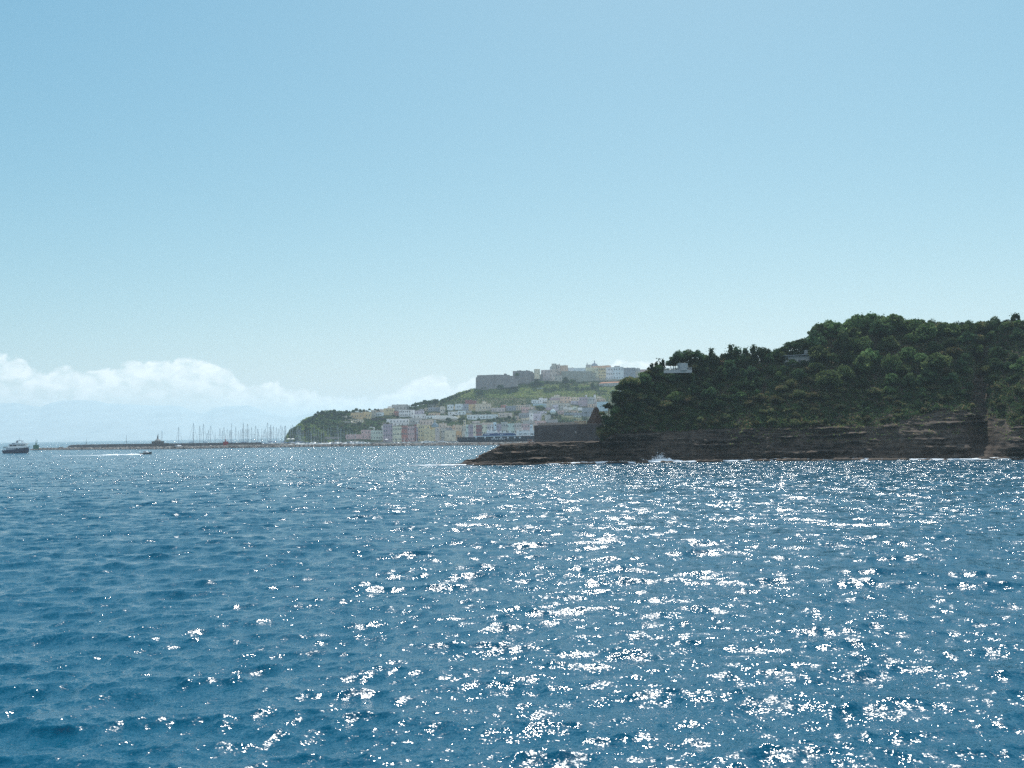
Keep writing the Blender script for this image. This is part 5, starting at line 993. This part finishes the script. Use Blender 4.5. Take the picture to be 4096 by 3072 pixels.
def build_vessels():
    # small passenger ferry at the far left, bow to the right
    D = 1102; s = D/F/8.508; p = U(64, 1812.6, D); p[2] = 0; e = empty('passenger_ferry', p, R(4)); tag(e, 'small white and navy passenger ferry at the left edge of the picture', 'ferry')
    X = lambda u: (u-540)*s; Z_ = lambda v: (705-v)*s
    b = MB(); rg = []; 
    for u, top, w_, lo in ((115, 600, .72, 650), (160, 592, .9, 690), (400, 588, 1, 705), (560, 572, 1, 705), (700, 530, .98, 705), (850, 522, .8, 705), (930, 520, .4, 690), (968, 520, .08, 640)):
        w_ *= 3.6; rg.append([(X(u), -w_*.8, Z_(lo)-.6*(u < 900)), (X(u), -w_, Z_((lo+top)/2)), (X(u), -w_, Z_(top)), (X(u), w_, Z_(top)), (X(u), w_, Z_((lo+top)/2)), (X(u), w_*.8, Z_(lo)-.6*(u < 900))])
    b.rings(rg); kid('hull', b.mesh('hull', NAVY), e)
    GW = mat('ferry_grey', (.36, .42, .48), rough=.5)
    box_obj('lower_deck', GW, e, (X(250), X(560), -3.0, 3.0, Z_(600), Z_(515)))
    b = MB(); b.prism([(X(250), Z_(528)), (X(290), Z_(500)), (X(560), Z_(480)), (X(860), Z_(465)), (X(975), Z_(470)), (X(965), Z_(505)), (X(840), Z_(522)), (X(560), Z_(530))], -3.5, 3.5); kid('bulwark', b.mesh('bulwark', WB), e)
    box_obj('main_cabin', WB, e, (X(330), X(880), -3.0, 3.0, Z_(500), Z_(405)))
    for a, c_ in ((365, 450), (465, 592), (612, 740), (742, 870)): box_obj('window', WG, e, (X(a), X(c_), -3.06, 3.06, Z_(465 if a < 500 else 447), Z_(415)))
    b = MB(); b.prism([(X(525), Z_(405)), (X(535), Z_(360)), (X(620), Z_(352)), (X(760), Z_(360)), (X(940), Z_(368)), (X(942), Z_(400)), (X(900), Z_(408))], -3.3, 3.3); kid('upper_deck', b.mesh('upper_deck', WB), e)
    box_obj('sun_deck', GW, e, (X(335), X(530), -2.8, 2.8, Z_(410), Z_(385)), (X(430), X(540), -2.2, 2.2, Z_(385), Z_(350)))
    b = MB(); b.prism([(X(555), Z_(360)), (X(575), Z_(278)), (X(590), Z_(270)), (X(755), Z_(275)), (X(772), Z_(355)), (X(752), Z_(355)), (X(742), Z_(292)), (X(595), Z_(288)), (X(578), Z_(360))], -2.2, 2.2); kid('radar_arch', b.mesh('radar_arch', GW), e)
    b = MB(); b.tube((X(655), 0, Z_(275)), (X(640), 0, Z_(140)), .16, .08); b.box(X(620), X(680), -.6, .6, Z_(268), Z_(262)); kid('antenna', b.mesh('antenna', MAST), e)
    b = MB(); b.box(X(150), X(260), -3, 3, Z_(520), Z_(512)); 
    for k in range(5): b.tube((X(155+k*24), -3, Z_(590)), (X(155+k*24), -3, Z_(485)), .06)
    b.box(X(150), X(300), -3.05, -2.9, Z_(498), Z_(482)); kid('stern_rail', b.mesh('stern_rail', DKB), e)
    # speed boat and its wake
    D = 866; p = U(583, 1817, D); p[2] = .1; e = motor_proto(DKB, 10.2); e.location = p; e.rotation_euler = (0, R(-3), R(3)); e.name = 'speed_boat'; tag(e, 'small dark-hulled speed boat racing right, ahead of a white wake', 'speed boat')
    FO = foam_mat(); n = 160; xs = np.linspace(212, 572, n); yy = interp(xs, [(212, 1824.8), (360, 1822.3), (440, 1820.2), (490, 1819.6), (560, 1818.2), (572, 1818)]); V = []
    wd = np.interp(xs, [212, 350, 430, 470, 490, 520, 560, 572], [.4, 1.2, 5, 3.4, 2.4, 5.4, 3.2, 1])*(1+.3*fbm(xs, 0, 0, 12, 3, 3)); hh = np.interp(xs, [212, 400, 450, 480, 500, 530, 572], [.10, .16, .75, .5, .35, .8, .25])*(1+.5*fbm(xs, 0, 0, 7, 3, 4))
    P = U(xs, yy, seaD(xs, yy))
    for k in np.linspace(-1, 1, 7): q = P.copy(); q[:, 1] += k*wd; q[:, 2] = np.maximum(hh, .08)*(1-k*k)+.05+.06*fbm(xs, k*9, 0, 3, 2, 7); V.append(q)
    V[0][:, 2] = V[-1][:, 2] = -.3
    tag(link('wake_foam', mesh_np('wake_foam', np.concatenate(V), grid_faces(7, n), 4, True, [FO])), kind='stuff')
    # open white boat
    D = 1052; p = U(1760, 1787, D); p[2] = 0; e = empty('open_boat', p, R(176)); tag(e, 'long open white boat lying off the breakwater left of the rocky point', 'boat'); kid('hull', hull_mesh(10.4, 2.6, .75, WB, 1.7), e)
    box_obj('deck', DKB, e, (-4, 2.8, -.95, .95, .76, .82)); box_obj('outboard', DKB, e, (-5.6, -5.1, -.25, .25, .2, 1.3))
    # blue and white patrol boat, teal and white boats on the quay
    D = 1192; s = D/F; p = U(1768, HZ(1768)+13*F/D, D); p[2] = 0; e = empty('patrol_boat', p, R(180)); tag(e, 'white patrol boat with blue lower hull moored in front of the domed church', 'boat')
    BL = mat('boat_blue', (.045, .12, .28), rough=.5); kid('hull', hull_mesh(24, 5.6, 2.5, BL, 1.75), e); b = MB(); me = hull_mesh(24.1, 5.7, 1.0, WB, 1.4, draft=-0.1, name='bulwark'); o = kid('bulwark', me, e, loc=(0, 0, 2.2))
    box_obj('superstructure', WB, e, (-5, 5, -2, 2, 2.6, 4.8), (-2.2, 3, -1.8, 1.8, 4.8, 6.4)); box_obj('window', WG, e, (-1.8, 2.9, -1.86, 1.86, 5.3, 6.0)); box_obj('window', WG, e, (-4.5, 4.4, -2.06, 2.06, 3.5, 4.1))
    b = MB(); b.tube((0, 0, 6.3), (0, 0, 9.4), .15, .08); b.box(-.7, .7, -.1, .1, 7.6, 7.8); kid('mast', b.mesh('mast', MAST), e)
    for (x, w_, M, dd, lb, st) in ((1827, 30, TEAL, 1186, 'teal-grey boat moored between the blue patrol boat and the big ship', 0), (1665, 36, mat('boat_grey', (.38, .45, .50), rough=.5), 1183, 'pale grey-blue trawler left of the domed church', 0), (1617, 24, mat('boat_steel', (.22, .32, .40), rough=.5), 1178, 'steel-blue boat with tall mast seen end-on at the town quay', 1), (1507, 28, mat('boat_green_black', (.03, .055, .05)), 1182, 'dark fishing trawler with a lifting boom at the left of the town quay', 2)):
        dd = bwD(x)+30; s = dd/F; L = w_*s; p = U(x, HZ(x)+13*F/dd, dd); p[2] = 0; e = empty('fishing_boat', p, R(182 if st != 1 else 80)); tag(e, lb, 'boat'); L = L if st != 1 else 15; B = 4 if st != 1 else 6.5
        kid('hull', hull_mesh(L, B, 1.9, M, 1.6), e); box_obj('wheelhouse', WB if st != 2 else DKB, e, (-L*.22, L*.1, -B*.3, B*.3, 1.8, 4.3)); box_obj('window', WG, e, (-L*.2, L*.105, -B*.31, B*.31, 3.1, 3.8))
        b = MB(); b.tube((0, 0, 4.2), (0, 0, 8.2 if st != 1 else 10.5), .18, .1); b.box(-.1, .1, -1.4, 1.4, 6.8, 7.0)
        if st == 2: b.tube((-L*.1, 0, 4), (-L*.45, 0, 9.0), .2, .12); b.tube((-L*.45, 0, 9), (-L*.5, 0, 2), .06)
        kid('mast', b.mesh('mast', MAST if st == 2 else WB), e)
    # red work boat
    dd = bwD(1370)+32; p = U(1370, HZ(1370)+13*F/dd, dd); p[2] = 0; e = empty('work_boat', p, R(10)); tag(e, 'dark red work boat hauled beside the marina pontoons', 'boat'); RD = mat('boat_red', (.28, .06, .05)); kid('hull', hull_mesh(9, 3.4, 1.8, RD, 1.4), e); box_obj('wheelhouse', RD, e, (-3, 0, -1, 1, 1.8, 4.0)); box_obj('window', WG, e, (-2.8, .05, -1.04, 1.04, 2.9, 3.5))
    # canopies and parasols
    for (x, y, w_, dd, lb) in ((1154, 1753.5, 18, 1312, 'left one of the twin white parasols at the foot of the green headland'), (1171, 1753.5, 18, 1308, 'right one of the twin white parasols at the foot of the green headland'), (1546, 1755.5, 17, 1655, 'white parasol on the town quay in front of the mauve house'), (1406, 1686, 13, float(townD(1406, 1695)), 'white parasol on the terrace of the small cream villa'), (1513, 1636, 14, float(townD(1513, 1646)), 'white parasol on the roof terrace left of the yellow house')):
        s = dd/F; p = U(x, y, dd); r = w_/2*s; drop = min(4.2, 3.2+.0*r); e = empty('parasol', p-np.array([0, 0, drop])); tag(e, lb, 'parasol', None)
        b = MB(); b.lathe([(r, drop-1.0), (r*.55, drop-.45), (.1, drop)], n=10); b.lathe([(r*.99, drop-1.3), (r, drop-1.0)], n=10); kid('canopy', b.mesh('canopy', mat('parasol_white', (.85, .83, .78))), e); b = MB(); b.tube((0, 0, -1.5), (0, 0, drop-.3), .12); kid('pole', b.mesh('pole', DKB), e)
    p = U(1148, 1772, 1316); b = MB(); b.box(0, 12, 0, 5, -1, 3.2); o = link('pontoon_cabin', b.mesh('pontoon_cabin', mat('deck_brown', (.30, .20, .15))), loc=(p[0], p[1], 0)); tag(o, 'low brown pontoon cabin under the twin white parasols', 'cabin')
    # big dark ferry
    D = 1205; s = D/F; x0 = 1829; p = U(x0, HZ(x0)+13*F/D, D); p[2] = 0; e = empty('car_ferry', p, R(-1.2)); tag(e, 'long navy-hulled car ferry with white upper decks and lettering moored behind the breakwater', 'ferry')
    X = lambda px_: (px_-x0)*s; wlr = lambda px_: float(HZ(px_)+13*F/D)
    def Zp(px_, py_): return (wlr(px_)-py_)*s
    hb = 8.0; rg = []; 
    for px_, top, w_, rk in ((1829, 1748.5, .05, 0), (1838, 1748.7, .35, -6), (1855, 1748.7, .75, -8), (1885, 1748.5, 1, -4), (1960, 1747, 1, 0), (2064, 1744.5, 1, 0), (2110, 1743.5, 1, 0), (2190, 1742, 1, 0), (2215, 1741, .9, 0)):
        w_ *= hb; z = Zp(px_, top); rg.append([(X(px_)-rk*s*1.6, -w_*.6, -1), (X(px_)-rk*s*.6, -w_*.9, z*.4), (X(px_), -w_, z), (X(px_), w_, z), (X(px_)-rk*s*.6, w_*.9, z*.4), (X(px_)-rk*s*1.6, w_*.6, -1)])
    b = MB(); b.rings(rg); kid('hull', b.mesh('hull', mat('ship_navy', (.03, .035, .055), rough=.55)), e)
    zs = Zp(2000, 1746.3); SB = mat('ship_blue', (.035, .075, .20), rough=.5); GR = mat('ship_grey_blue', (.42, .52, .58))
    b = MB(); b.prism([(X(1896), Zp(1896, 1748)), (X(1896), Zp(1896, 1744)), (X(1932), Zp(1932, 1743.8)), (X(2064), Zp(2064, 1741.6)), (X(2064), Zp(2064, 1744.4))], -hb+.3, hb-.3); kid('rubbing_band', b.mesh('rubbing_band', GR), e)
    b = MB(); b.prism([(X(1932), Zp(1932, 1743.8)), (X(1934), Zp(1934, 1734.5)), (X(2050), Zp(2050, 1731.5)), (X(2063), Zp(2063, 1735.5)), (X(2064), Zp(2064, 1741.6))], -hb+.7, hb-.7); kid('upper_hull', b.mesh('upper_hull', SB), e)
    b = MB(); b.prism([(X(1946), Zp(1946, 1734)), (X(1948), Zp(1948, 1726)), (X(1951), Zp(1951, 1718.5)), (X(1956), Zp(1956, 1723)), (X(1966), Zp(1966, 1721)), (X(1976), Zp(1976, 1719)), (X(1986), Zp(1986, 1720)), (X(1990), Zp(1990, 1727)), (X(1996), Zp(1996, 1733))], -5, 5); kid('bridge', b.mesh('bridge', WB), e)
    b = MB(); b.box(X(1971), X(1987), -5.1, 5.1, Zp(1980, 1722.5), Zp(1980, 1720)); kid('bridge_window', b.mesh('bridge_window', WG), e)
    b = MB(); b.tube((X(1966), 0, Zp(1966, 1722)), (X(1967), 0, Zp(1967, 1690)), .35, .15); b.box(X(1966)-1.8, X(1966)+1.8, -.1, .1, Zp(1966, 1705), Zp(1966, 1704)); kid('mast', b.mesh('mast', WB), e)
    for a, c_ in ((1981, 1991), (1999, 2009), (2013.5, 2025), (2036, 2045)):
        b = MB(); zz = Zp(a, 1730.5); b.box(X(a), X(c_), -6.4, -4.2, zz, zz+1.3); b.prism([(X(a)+.4, zz+1.3), (X(c_)-.4, zz+1.3), (X(c_)-1, zz+1.9), (X(a)+1, zz+1.9)], -6.2, -4.4); kid('lifeboat', b.mesh('lifeboat', WB), e)
    for k in range(17): kid('rail_post', box_mesh(.35, .35, 1.1), e, loc=(X(1976+k*4.4), -hb+.8, Zp(1976+k*4.4, 1733.4)))
    for px_, py_ in ((1942, 1738.2), (1949.5, 1738), (1956.5, 1738), (2004, 1738), (2011, 1737.8)): kid('porthole', disc_mesh(.75), e, loc=(X(px_), -hb+.62, Zp(px_, py_)))
    for px_ in (1906, 1941.5, 1978, 2005.5, 2032.5, 2059, 2080): kid('fender', disc_mesh(1.1), e, loc=(X(px_), -hb-.05, Zp(px_, 1750)))
    for px_ in (1872, 1906.5, 1943, 2033): kid('hull_light', disc_mesh(.4), e, loc=(X(px_), -hb-.04, Zp(px_, 1757)))
    b = MB(); b.prism([(X(2064), Zp(2064, 1743.5)), (X(2066), Zp(2066, 1735)), (X(2067), Zp(2067, 1726)), (X(2120), Zp(2120, 1724.5)), (X(2200), Zp(2200, 1722)), (X(2200), Zp(2200, 1741)), (X(2125), Zp(2125, 1741.5))], -hb+.8, hb-.8); kid('aft_superstructure', b.mesh('aft_superstructure', WB), e)
    for a, c_, t_, u_ in ((2076, 2090, 1737.5, 1734.5), (2094, 2107, 1737.5, 1734), (2112, 2115, 1736.5, 1734), (2122, 2134, 1739, 1733.5)): b = MB(); b.box(X(a), X(c_), -hb+.74, -hb+1.5, Zp(a, t_), Zp(a, u_)); kid('window', b.mesh('aft_window', WG), e)
    b = MB(); b.box(X(2090), X(2200), -hb+.6, hb-.6, Zp(2140, 1721), Zp(2140, 1719.5)); [b.box(X(2120+k*4), X(2120+k*4)+.4, -hb+.9, -hb+1.2, Zp(2140, 1727), Zp(2140, 1721)) for k in range(18)]; kid('awning_deck', b.mesh('awning_deck', WB), e)
    for a, c_ in ((2069, 2076), (2090, 2098), (2099.5, 2106), (2108.5, 2116)): b = MB(); zz = Zp(a, 1726.5); b.box(X(a), X(c_), -6.5, -4.5, zz, zz+1.2); b.prism([(X(a)+.3, zz+1.2), (X(c_)-.3, zz+1.2), (X(c_)-.8, zz+1.7), (X(a)+.8, zz+1.7)], -6.3, -4.7); kid('lifeboat', b.mesh('lifeboat', WB), e)
    b = MB(); b.tube((X(2086.5), 0, Zp(2086, 1727)), (X(2090), 0, Zp(2090, 1711)), .35, .15); kid('aft_mast', b.mesh('aft_mast', WB), e)
    cu = bpy.data.curves.new('lettering', 'FONT'); cu.body = 'medmar'; cu.size = 4.3; cu.extrude = .06; cu.space_character = 1.28; to = bpy.data.objects.new('lettering_curve', cu); COL.objects.link(to); bpy.context.view_layer.update()
    me = bpy.data.meshes.new_from_object(to.evaluated_get(bpy.context.evaluated_depsgraph_get())); bpy.data.objects.remove(to); me.materials.clear(); me.materials.append(mat('letter_white', (.72, .75, .78)))
    o = kid('lettering', me, e, loc=(X(1965.5), -hb-.09, Zp(1966, 1759.2))); o.rotation_euler = (R(90), 0, 0)
    # foremast poles on the quay before the ferry
    for i, (x, y0, y1) in enumerate(((1861, 1748, 1727), (1871, 1748, 1722))):
        D_ = 1240; p = U(x, y0+2, D_); b = MB(); b.tube((0, 0, -3), (0, 0, (y0+2-y1)*D_/F), .5, .3); o = link('flagpole', b.mesh('flagpole', WB), loc=p); tag(o, ('left' if i == 0 else 'right')+' one of the two white poles above the bow of the car ferry', 'pole')
    # far ships on the horizon
    D = 9500; s = D/F; p = U(870, 1752.5, D); p[2] = 0; e = empty('motor_yacht', p); tag(e, 'small pale ship far out at the horizon above the marina', 'ship'); kid('hull', hull_mesh(12*s, 6, 2.6*s, WB, 1.2), e); box_obj('superstructure', WB, e, (-4*s, 3*s, -2, 2, 2.4*s, 4.6*s), (-2*s, 1*s, -2, 2, 4.6*s, 6.4*s))
    D = 22000; s = D/F; p = U(168, 1764.6, D); p[2] = 0; e = empty('cargo_ship', p); tag(e, 'long faint cargo ship on the horizon behind the green beacon', 'ship'); GM = mat('ship_faint', (.2, .22, .25)); kid('hull', hull_mesh(76*s, 60, 3.4*s, GM, 1.1), e); box_obj('superstructure', GM, e, (-35*s, -26*s, -15, 15, 3*s, 8*s)); box_obj('cargo', GM, e, (-20*s, 25*s, -15, 15, 3*s, 5*s))
    # dinghy behind the breakwater
    p = U(236, 1787, 1458); p[2] = 2.2; e = empty('dinghy', (p[0], p[1]+6, 0)); tag(e, 'tiny dark dinghy just behind the left end of the breakwater', 'boat'); kid('hull', hull_mesh(6, 1.8, 3.9, DKB, 1.1), e)
def box_mesh(a, b_, c_):
    k = ('bm', a, b_, c_)
    if k not in MATS: b = MB(); b.box(-a/2, a/2, -b_/2, b_/2, 0, c_); MATS[k] = b.mesh('post', WB)
    return MATS[k]
def disc_mesh(r):
    k = ('dm', r)
    if k not in MATS:
        b = MB(); n = 12; b.rings([[(r*math.cos(2*math.pi*q/n), y_, r*math.sin(2*math.pi*q/n)) for q in range(n)] for y_ in (0, .12)]); MATS[k] = b.mesh('disc', mat('disc_pale', (.60, .64, .66)))
    return MATS[k]
def foam_mat():
    if 'foam' in MATS: return MATS['foam']
    M = mat('foam', (.93, .95, .96), rough=.9, bump=.15, bscale=1.2, vec='World'); return M
build_vessels()

# ------------------------------------------------------------------ foam at the foot of the rocks
def build_foam():
    g = np.random.default_rng(21); FO = foam_mat(); Vs = []; Fs = []; b0 = 0; L0 = [lump(500+i, 6, 9, .45) for i in range(6)]
    pos = []
    for x in g.uniform(1735, 4240, 4200):
        d = .5+.9*fbm(x, 0, 0, 130, 3, 91); 
        if g.random() < np.clip(d, .05, 1): pos.append((x, abs(g.normal())*3.0+.2, g.uniform(.5, 1.6), .26))
    for xc, sp, n, h in ((2570, 60, 90, .30), (2650, 26, 60, .55), (3130, 60, 60, .3), (3450, 50, 50, .25), (2440, 40, 40, .25), (4060, 60, 60, .3), (2260, 50, 40, .2), (1790, 60, 60, .15)):
        for k in range(n): pos.append((xc+g.normal()*sp, g.uniform(-1.5, 2.5), g.uniform(.6, 1.8), h*g.uniform(.8, 2.2)))
    for i, (x, off, r, h) in enumerate(pos):
        y = float(shore_py(x)); D = float(seaD(x, y))-off-.6; p = U(x, y, D); V, Fq = L0[i % 6]; V = V*np.array([r*g.uniform(1, 3.0), r*.8, (h*g.uniform(.3, 1.5)+.08)])+np.array([p[0]*1.0, D, .12]); Vs.append(V); Fs.append(Fq+b0); b0 += len(V)
    # spray thrown up against the ledges
    for xc, n, hh in ((2642, 500, 2.8), (2290, 120, 1.4), (3140, 200, 1.2), (2560, 200, 1.4), (4085, 160, 1.0)):
        for k in range(n):
            z = abs(g.normal())*hh*.45; x = xc+g.normal()*(9+8*(1-min(1, z/hh))); y = float(shore_py(x)); D = float(seaD(x, y))-.5+g.normal()*.5; p = U(x, y, D); r = g.uniform(.05, .17); V, Fq = L0[k % 6]; Vs.append(V*r+np.array([p[0], D, z+.2])); Fs.append(Fq+b0); b0 += len(V)
    tag(link('sea_foam', mesh_np('sea_foam', np.concatenate(Vs), np.concatenate(Fs), 4, True, [FO])), kind='stuff')
build_foam()

# ------------------------------------------------------------------ people on the rocks
SKIN = mat('skin', (.42, .24, .16), rough=.6); HAIR = mat('hair', (.03, .02, .015))
def body(joints, bones, radii, M, name='body'):
    me = bpy.data.meshes.new(name); me.from_pydata(joints, bones, []); me.materials.append(M); o = bpy.data.objects.new(name, me); COL.objects.link(o)
    sk = o.modifiers.new('skin', 'SKIN'); sv = me.skin_vertices[0].data
    for i, r in enumerate(radii): sv[i].radius = (r, r)
    sv[0].use_root = True; ss = o.modifiers.new('sub', 'SUBSURF'); ss.levels = 1; ss.render_levels = 1
    bpy.context.view_layer.update(); dg = bpy.context.evaluated_depsgraph_get(); m2 = bpy.data.meshes.new_from_object(o.evaluated_get(dg)); bpy.data.objects.remove(o); m2.name = name
    for p_ in m2.polygons: p_.use_smooth = True
    return m2
def person(pose, loc, rz, cloth, label, s=1.0):
    e = empty('person', loc, rz, s); tag(e, label, 'person', None)
    J = {'pel': (0, 0, .93), 'bel': (0, 0, 1.08), 'che': (0, -.01, 1.32), 'nec': (0, 0, 1.49), 'hea': (0, -.02, 1.60), 'top': (0, -.02, 1.72)}
    for sd_, n in ((-1, 'l'), (1, 'r')):
        J.update({n+'hip': (sd_*.10, 0, .90), n+'kne': (sd_*.12, -.03, .50), n+'ank': (sd_*.13, .02, .09), n+'toe': (sd_*.14, -.14, .03), n+'sho': (sd_*.19, 0, 1.42), n+'elb': (sd_*.26, .02, 1.14), n+'wri': (sd_*.28, -.06, .90), n+'han': (sd_*.28, -.09, .80)})
    if pose == 'reach': J.update({'lelb': (-.42, -.05, 1.50), 'lwri': (-.64, -.10, 1.62), 'lhan': (-.73, -.12, 1.66), 'lkne': (-.16, -.12, .52), 'lank': (-.2, -.02, .12)})
    if pose == 'sit':
        for k in list(J):
            x, y, z = J[k]; J[k] = (x, y, z-.70) if k[1:] not in ('kne', 'ank', 'toe') else J[k]
        for sd_, n in ((-1, 'l'), (1, 'r')): J.update({n+'kne': (sd_*.16, -.40, .42), n+'ank': (sd_*.15, -.62, .09), n+'toe': (sd_*.15, -.76, .05), n+'elb': (sd_*.27, -.12, .48), n+'wri': (sd_*.2, -.34, .46), n+'han': (sd_*.16, -.42, .44)})
    K = list(J); B = [('pel', 'bel'), ('bel', 'che'), ('che', 'nec'), ('nec', 'hea'), ('hea', 'top')]
    for n in 'lr': B += [('pel', n+'hip'), (n+'hip', n+'kne'), (n+'kne', n+'ank'), (n+'ank', n+'toe'), ('che', n+'sho'), (n+'sho', n+'elb'), (n+'elb', n+'wri'), (n+'wri', n+'han')]
    Rr = dict(pel=.125, bel=.12, che=.15, nec=.06, hea=.10, top=.075, hip=.095, kne=.06, ank=.042, toe=.04, sho=.06, elb=.042, wri=.032, han=.038)
    rad = [Rr.get(k, Rr.get(k[1:])) for k in K]; ix = {k: i for i, k in enumerate(K)}
    kid('body', body([J[k] for k in K], [(ix[a], ix[b_]) for a, b_ in B], rad, SKIN), e)
    kid('hair', body([J['hea'], tuple(np.array(J['top'])+np.array([0, .02, .02]))], [(0, 1)], [.105, .09], HAIR, 'hair'), e, loc=(0, .02, .02))
    kid('shorts', body([J['pel'], J['lhip'], tuple((np.array(J['lhip'])+np.array(J['lkne']))/2), J['rhip'], tuple((np.array(J['rhip'])+np.array(J['rkne']))/2)], [(0, 1), (1, 2), (0, 3), (3, 4)], [.14, .115, .10, .115, .10], mat('shorts_'+cloth[0], cloth[1]), 'shorts'), e)
    if cloth[2]: kid('shirt', body([J['bel'], J['che'], J['lsho'], J['rsho']], [(0, 1), (1, 2), (1, 3)], [.135, .165, .085, .085], mat('shirt_'+cloth[2], cloth[3]), 'shirt'), e)
    return e
def build_people():
    def at(px, py, D): return U(px, py, D)
    dk, rd, wh, bl = ('dark', (.04, .045, .06)), ('red', (.5, .06, .06)), ('white', (.75, .75, .75)), ('blue', (.07, .12, .3))
    for i, (pose, x, y, rz, cl, lb) in enumerate((('reach', 1913, 1836.5, .3, wh+('white', wh[1]), 'person in white standing on the point with one arm stretched out left'), ('stand', 1918.5, 1834, -.4, dk+rd, 'person in red top standing beside the one in white on the point'), ('sit', 1903, 1836.5, .8, dk+(None, None), 'person in dark shorts sitting alone low on the rocky point'),
            ('sit', 1999, 1779.5, -.5, dk+('dark', dk[1]), 'left one of two people in dark clothes sitting on top of the rock platform'), ('sit', 2003, 1779.2, .4, dk+('dark', dk[1]), 'right one of two people in dark clothes sitting on top of the rock platform'),
            ('stand', 2112, 1775, .5, bl+(None, None), 'bather in blue shorts, leftmost of the group by the quay wall corner'), ('sit', 2117, 1775, -.3, rd+(None, None), 'sitting bather in red shorts in the group by the quay wall corner'), ('stand', 2122, 1774.5, .2, dk+rd, 'bather in red top standing in the group by the quay wall corner'), ('stand', 2127, 1774, 1.0, wh+wh, 'bather in white top standing in the group by the quay wall corner'), ('sit', 2132, 1775, -.6, bl+('blue', bl[1]), 'sitting bather in blue, rightmost of the group by the quay wall corner'))):
        k = min(1.0, t_of(x, max(y, float(interp(x, CREST))))); gp = skin(x, max(0, k)); D = gp[1]-.2; p = at(x, y, D); p[2] = gp[2]-.02 if abs(gp[2]-p[2]) > .05 else p[2]
        if k > .9: p = HG[-1, int(np.searchsorted(HPX, x))]+np.array([0, .6, 0]); 
        person(pose, p, rz, cl, lb, 1.03)
    # a gull gliding in front of the quay wall
    b = MB(); b.lathe([(.01, -.28), (.09, -.1), (.1, .08), (.05, .22), (.01, .3)], n=8); b.rings([[(0, -.02, -.1), (0, .02, -.1), (0, .02, .12), (0, -.02, .12)], [(.35, .15, -.08), (.35, .18, -.08), (.35, .18, .1), (.35, .15, .1)], [(.7, .05, -.02), (.7, .07, -.02), (.7, .07, .04), (.7, .05, .04)]])
    b.rings([[(0, -.02, -.1), (0, .02, -.1), (0, .02, .12), (0, -.02, .12)], [(-.35, .15, -.08), (-.35, .18, -.08), (-.35, .18, .1), (-.35, .15, .1)], [(-.7, .05, -.02), (-.7, .07, -.02), (-.7, .07, .04), (-.7, .05, .04)]])
    o = link('seagull', b.mesh('seagull', WB, True), loc=U(2303, 1729, 440)); o.rotation_euler = (R(20), R(50), 0); tag(o, 'white gull flying in front of the dark quay wall', 'gull')
build_people()
# ------------------------------------------------------------------ labels of the plants: kind + place + order from the left
def label_plants():
    D = {'broad': ('bright green leafy tree', 'tree'), 'dark': ('dark evergreen tree', 'tree'), 'scrub': ('low olive-brown bush', 'bush'), 'feather': ('feathery pointed conifer', 'tree'), 'pine': ('dark umbrella-shaped pine', 'tree'), 'mead': ('pale green bush', 'bush'), 'palm': ('palm tree', 'palm tree')}
    gr = {}
    for e, px, zone, kind in PLANTS: gr.setdefault((kind, zone), []).append((px, e))
    for (kind, zone), L in gr.items():
        L.sort(key=lambda q: q[0]); nm, cat = D[kind]
        for i, (px, e) in enumerate(L):
            lb = f'{nm} {zone}' if len(L) == 1 else f'{nm} {zone}, {ORD[i] if i < len(ORD) else "far"} from left'
            tag(e, lb, cat, f'{nm}s {zone}')
label_plants()
# ------------------------------------------------------------------ haze
def build_haze():
    b = MB(); b.box(-30000, 30000, -29500, 31000, -60, 760)
    M = bpy.data.materials.new('haze_air'); M.use_nodes = True; t = M.node_tree; t.nodes.clear()
    v = t.nodes.new('ShaderNodeVolumePrincipled'); v.inputs['Density'].default_value = 8e-5; v.inputs['Color'].default_value = (0.76, 0.93, 1.0, 1); v.inputs['Anisotropy'].default_value = 0.3
    o_ = t.nodes.new('ShaderNodeOutputMaterial'); t.links.new(v.outputs[0], o_.inputs['Volume'])
    tag(link('haze', b.mesh('haze', M)), kind='stuff')
build_haze()
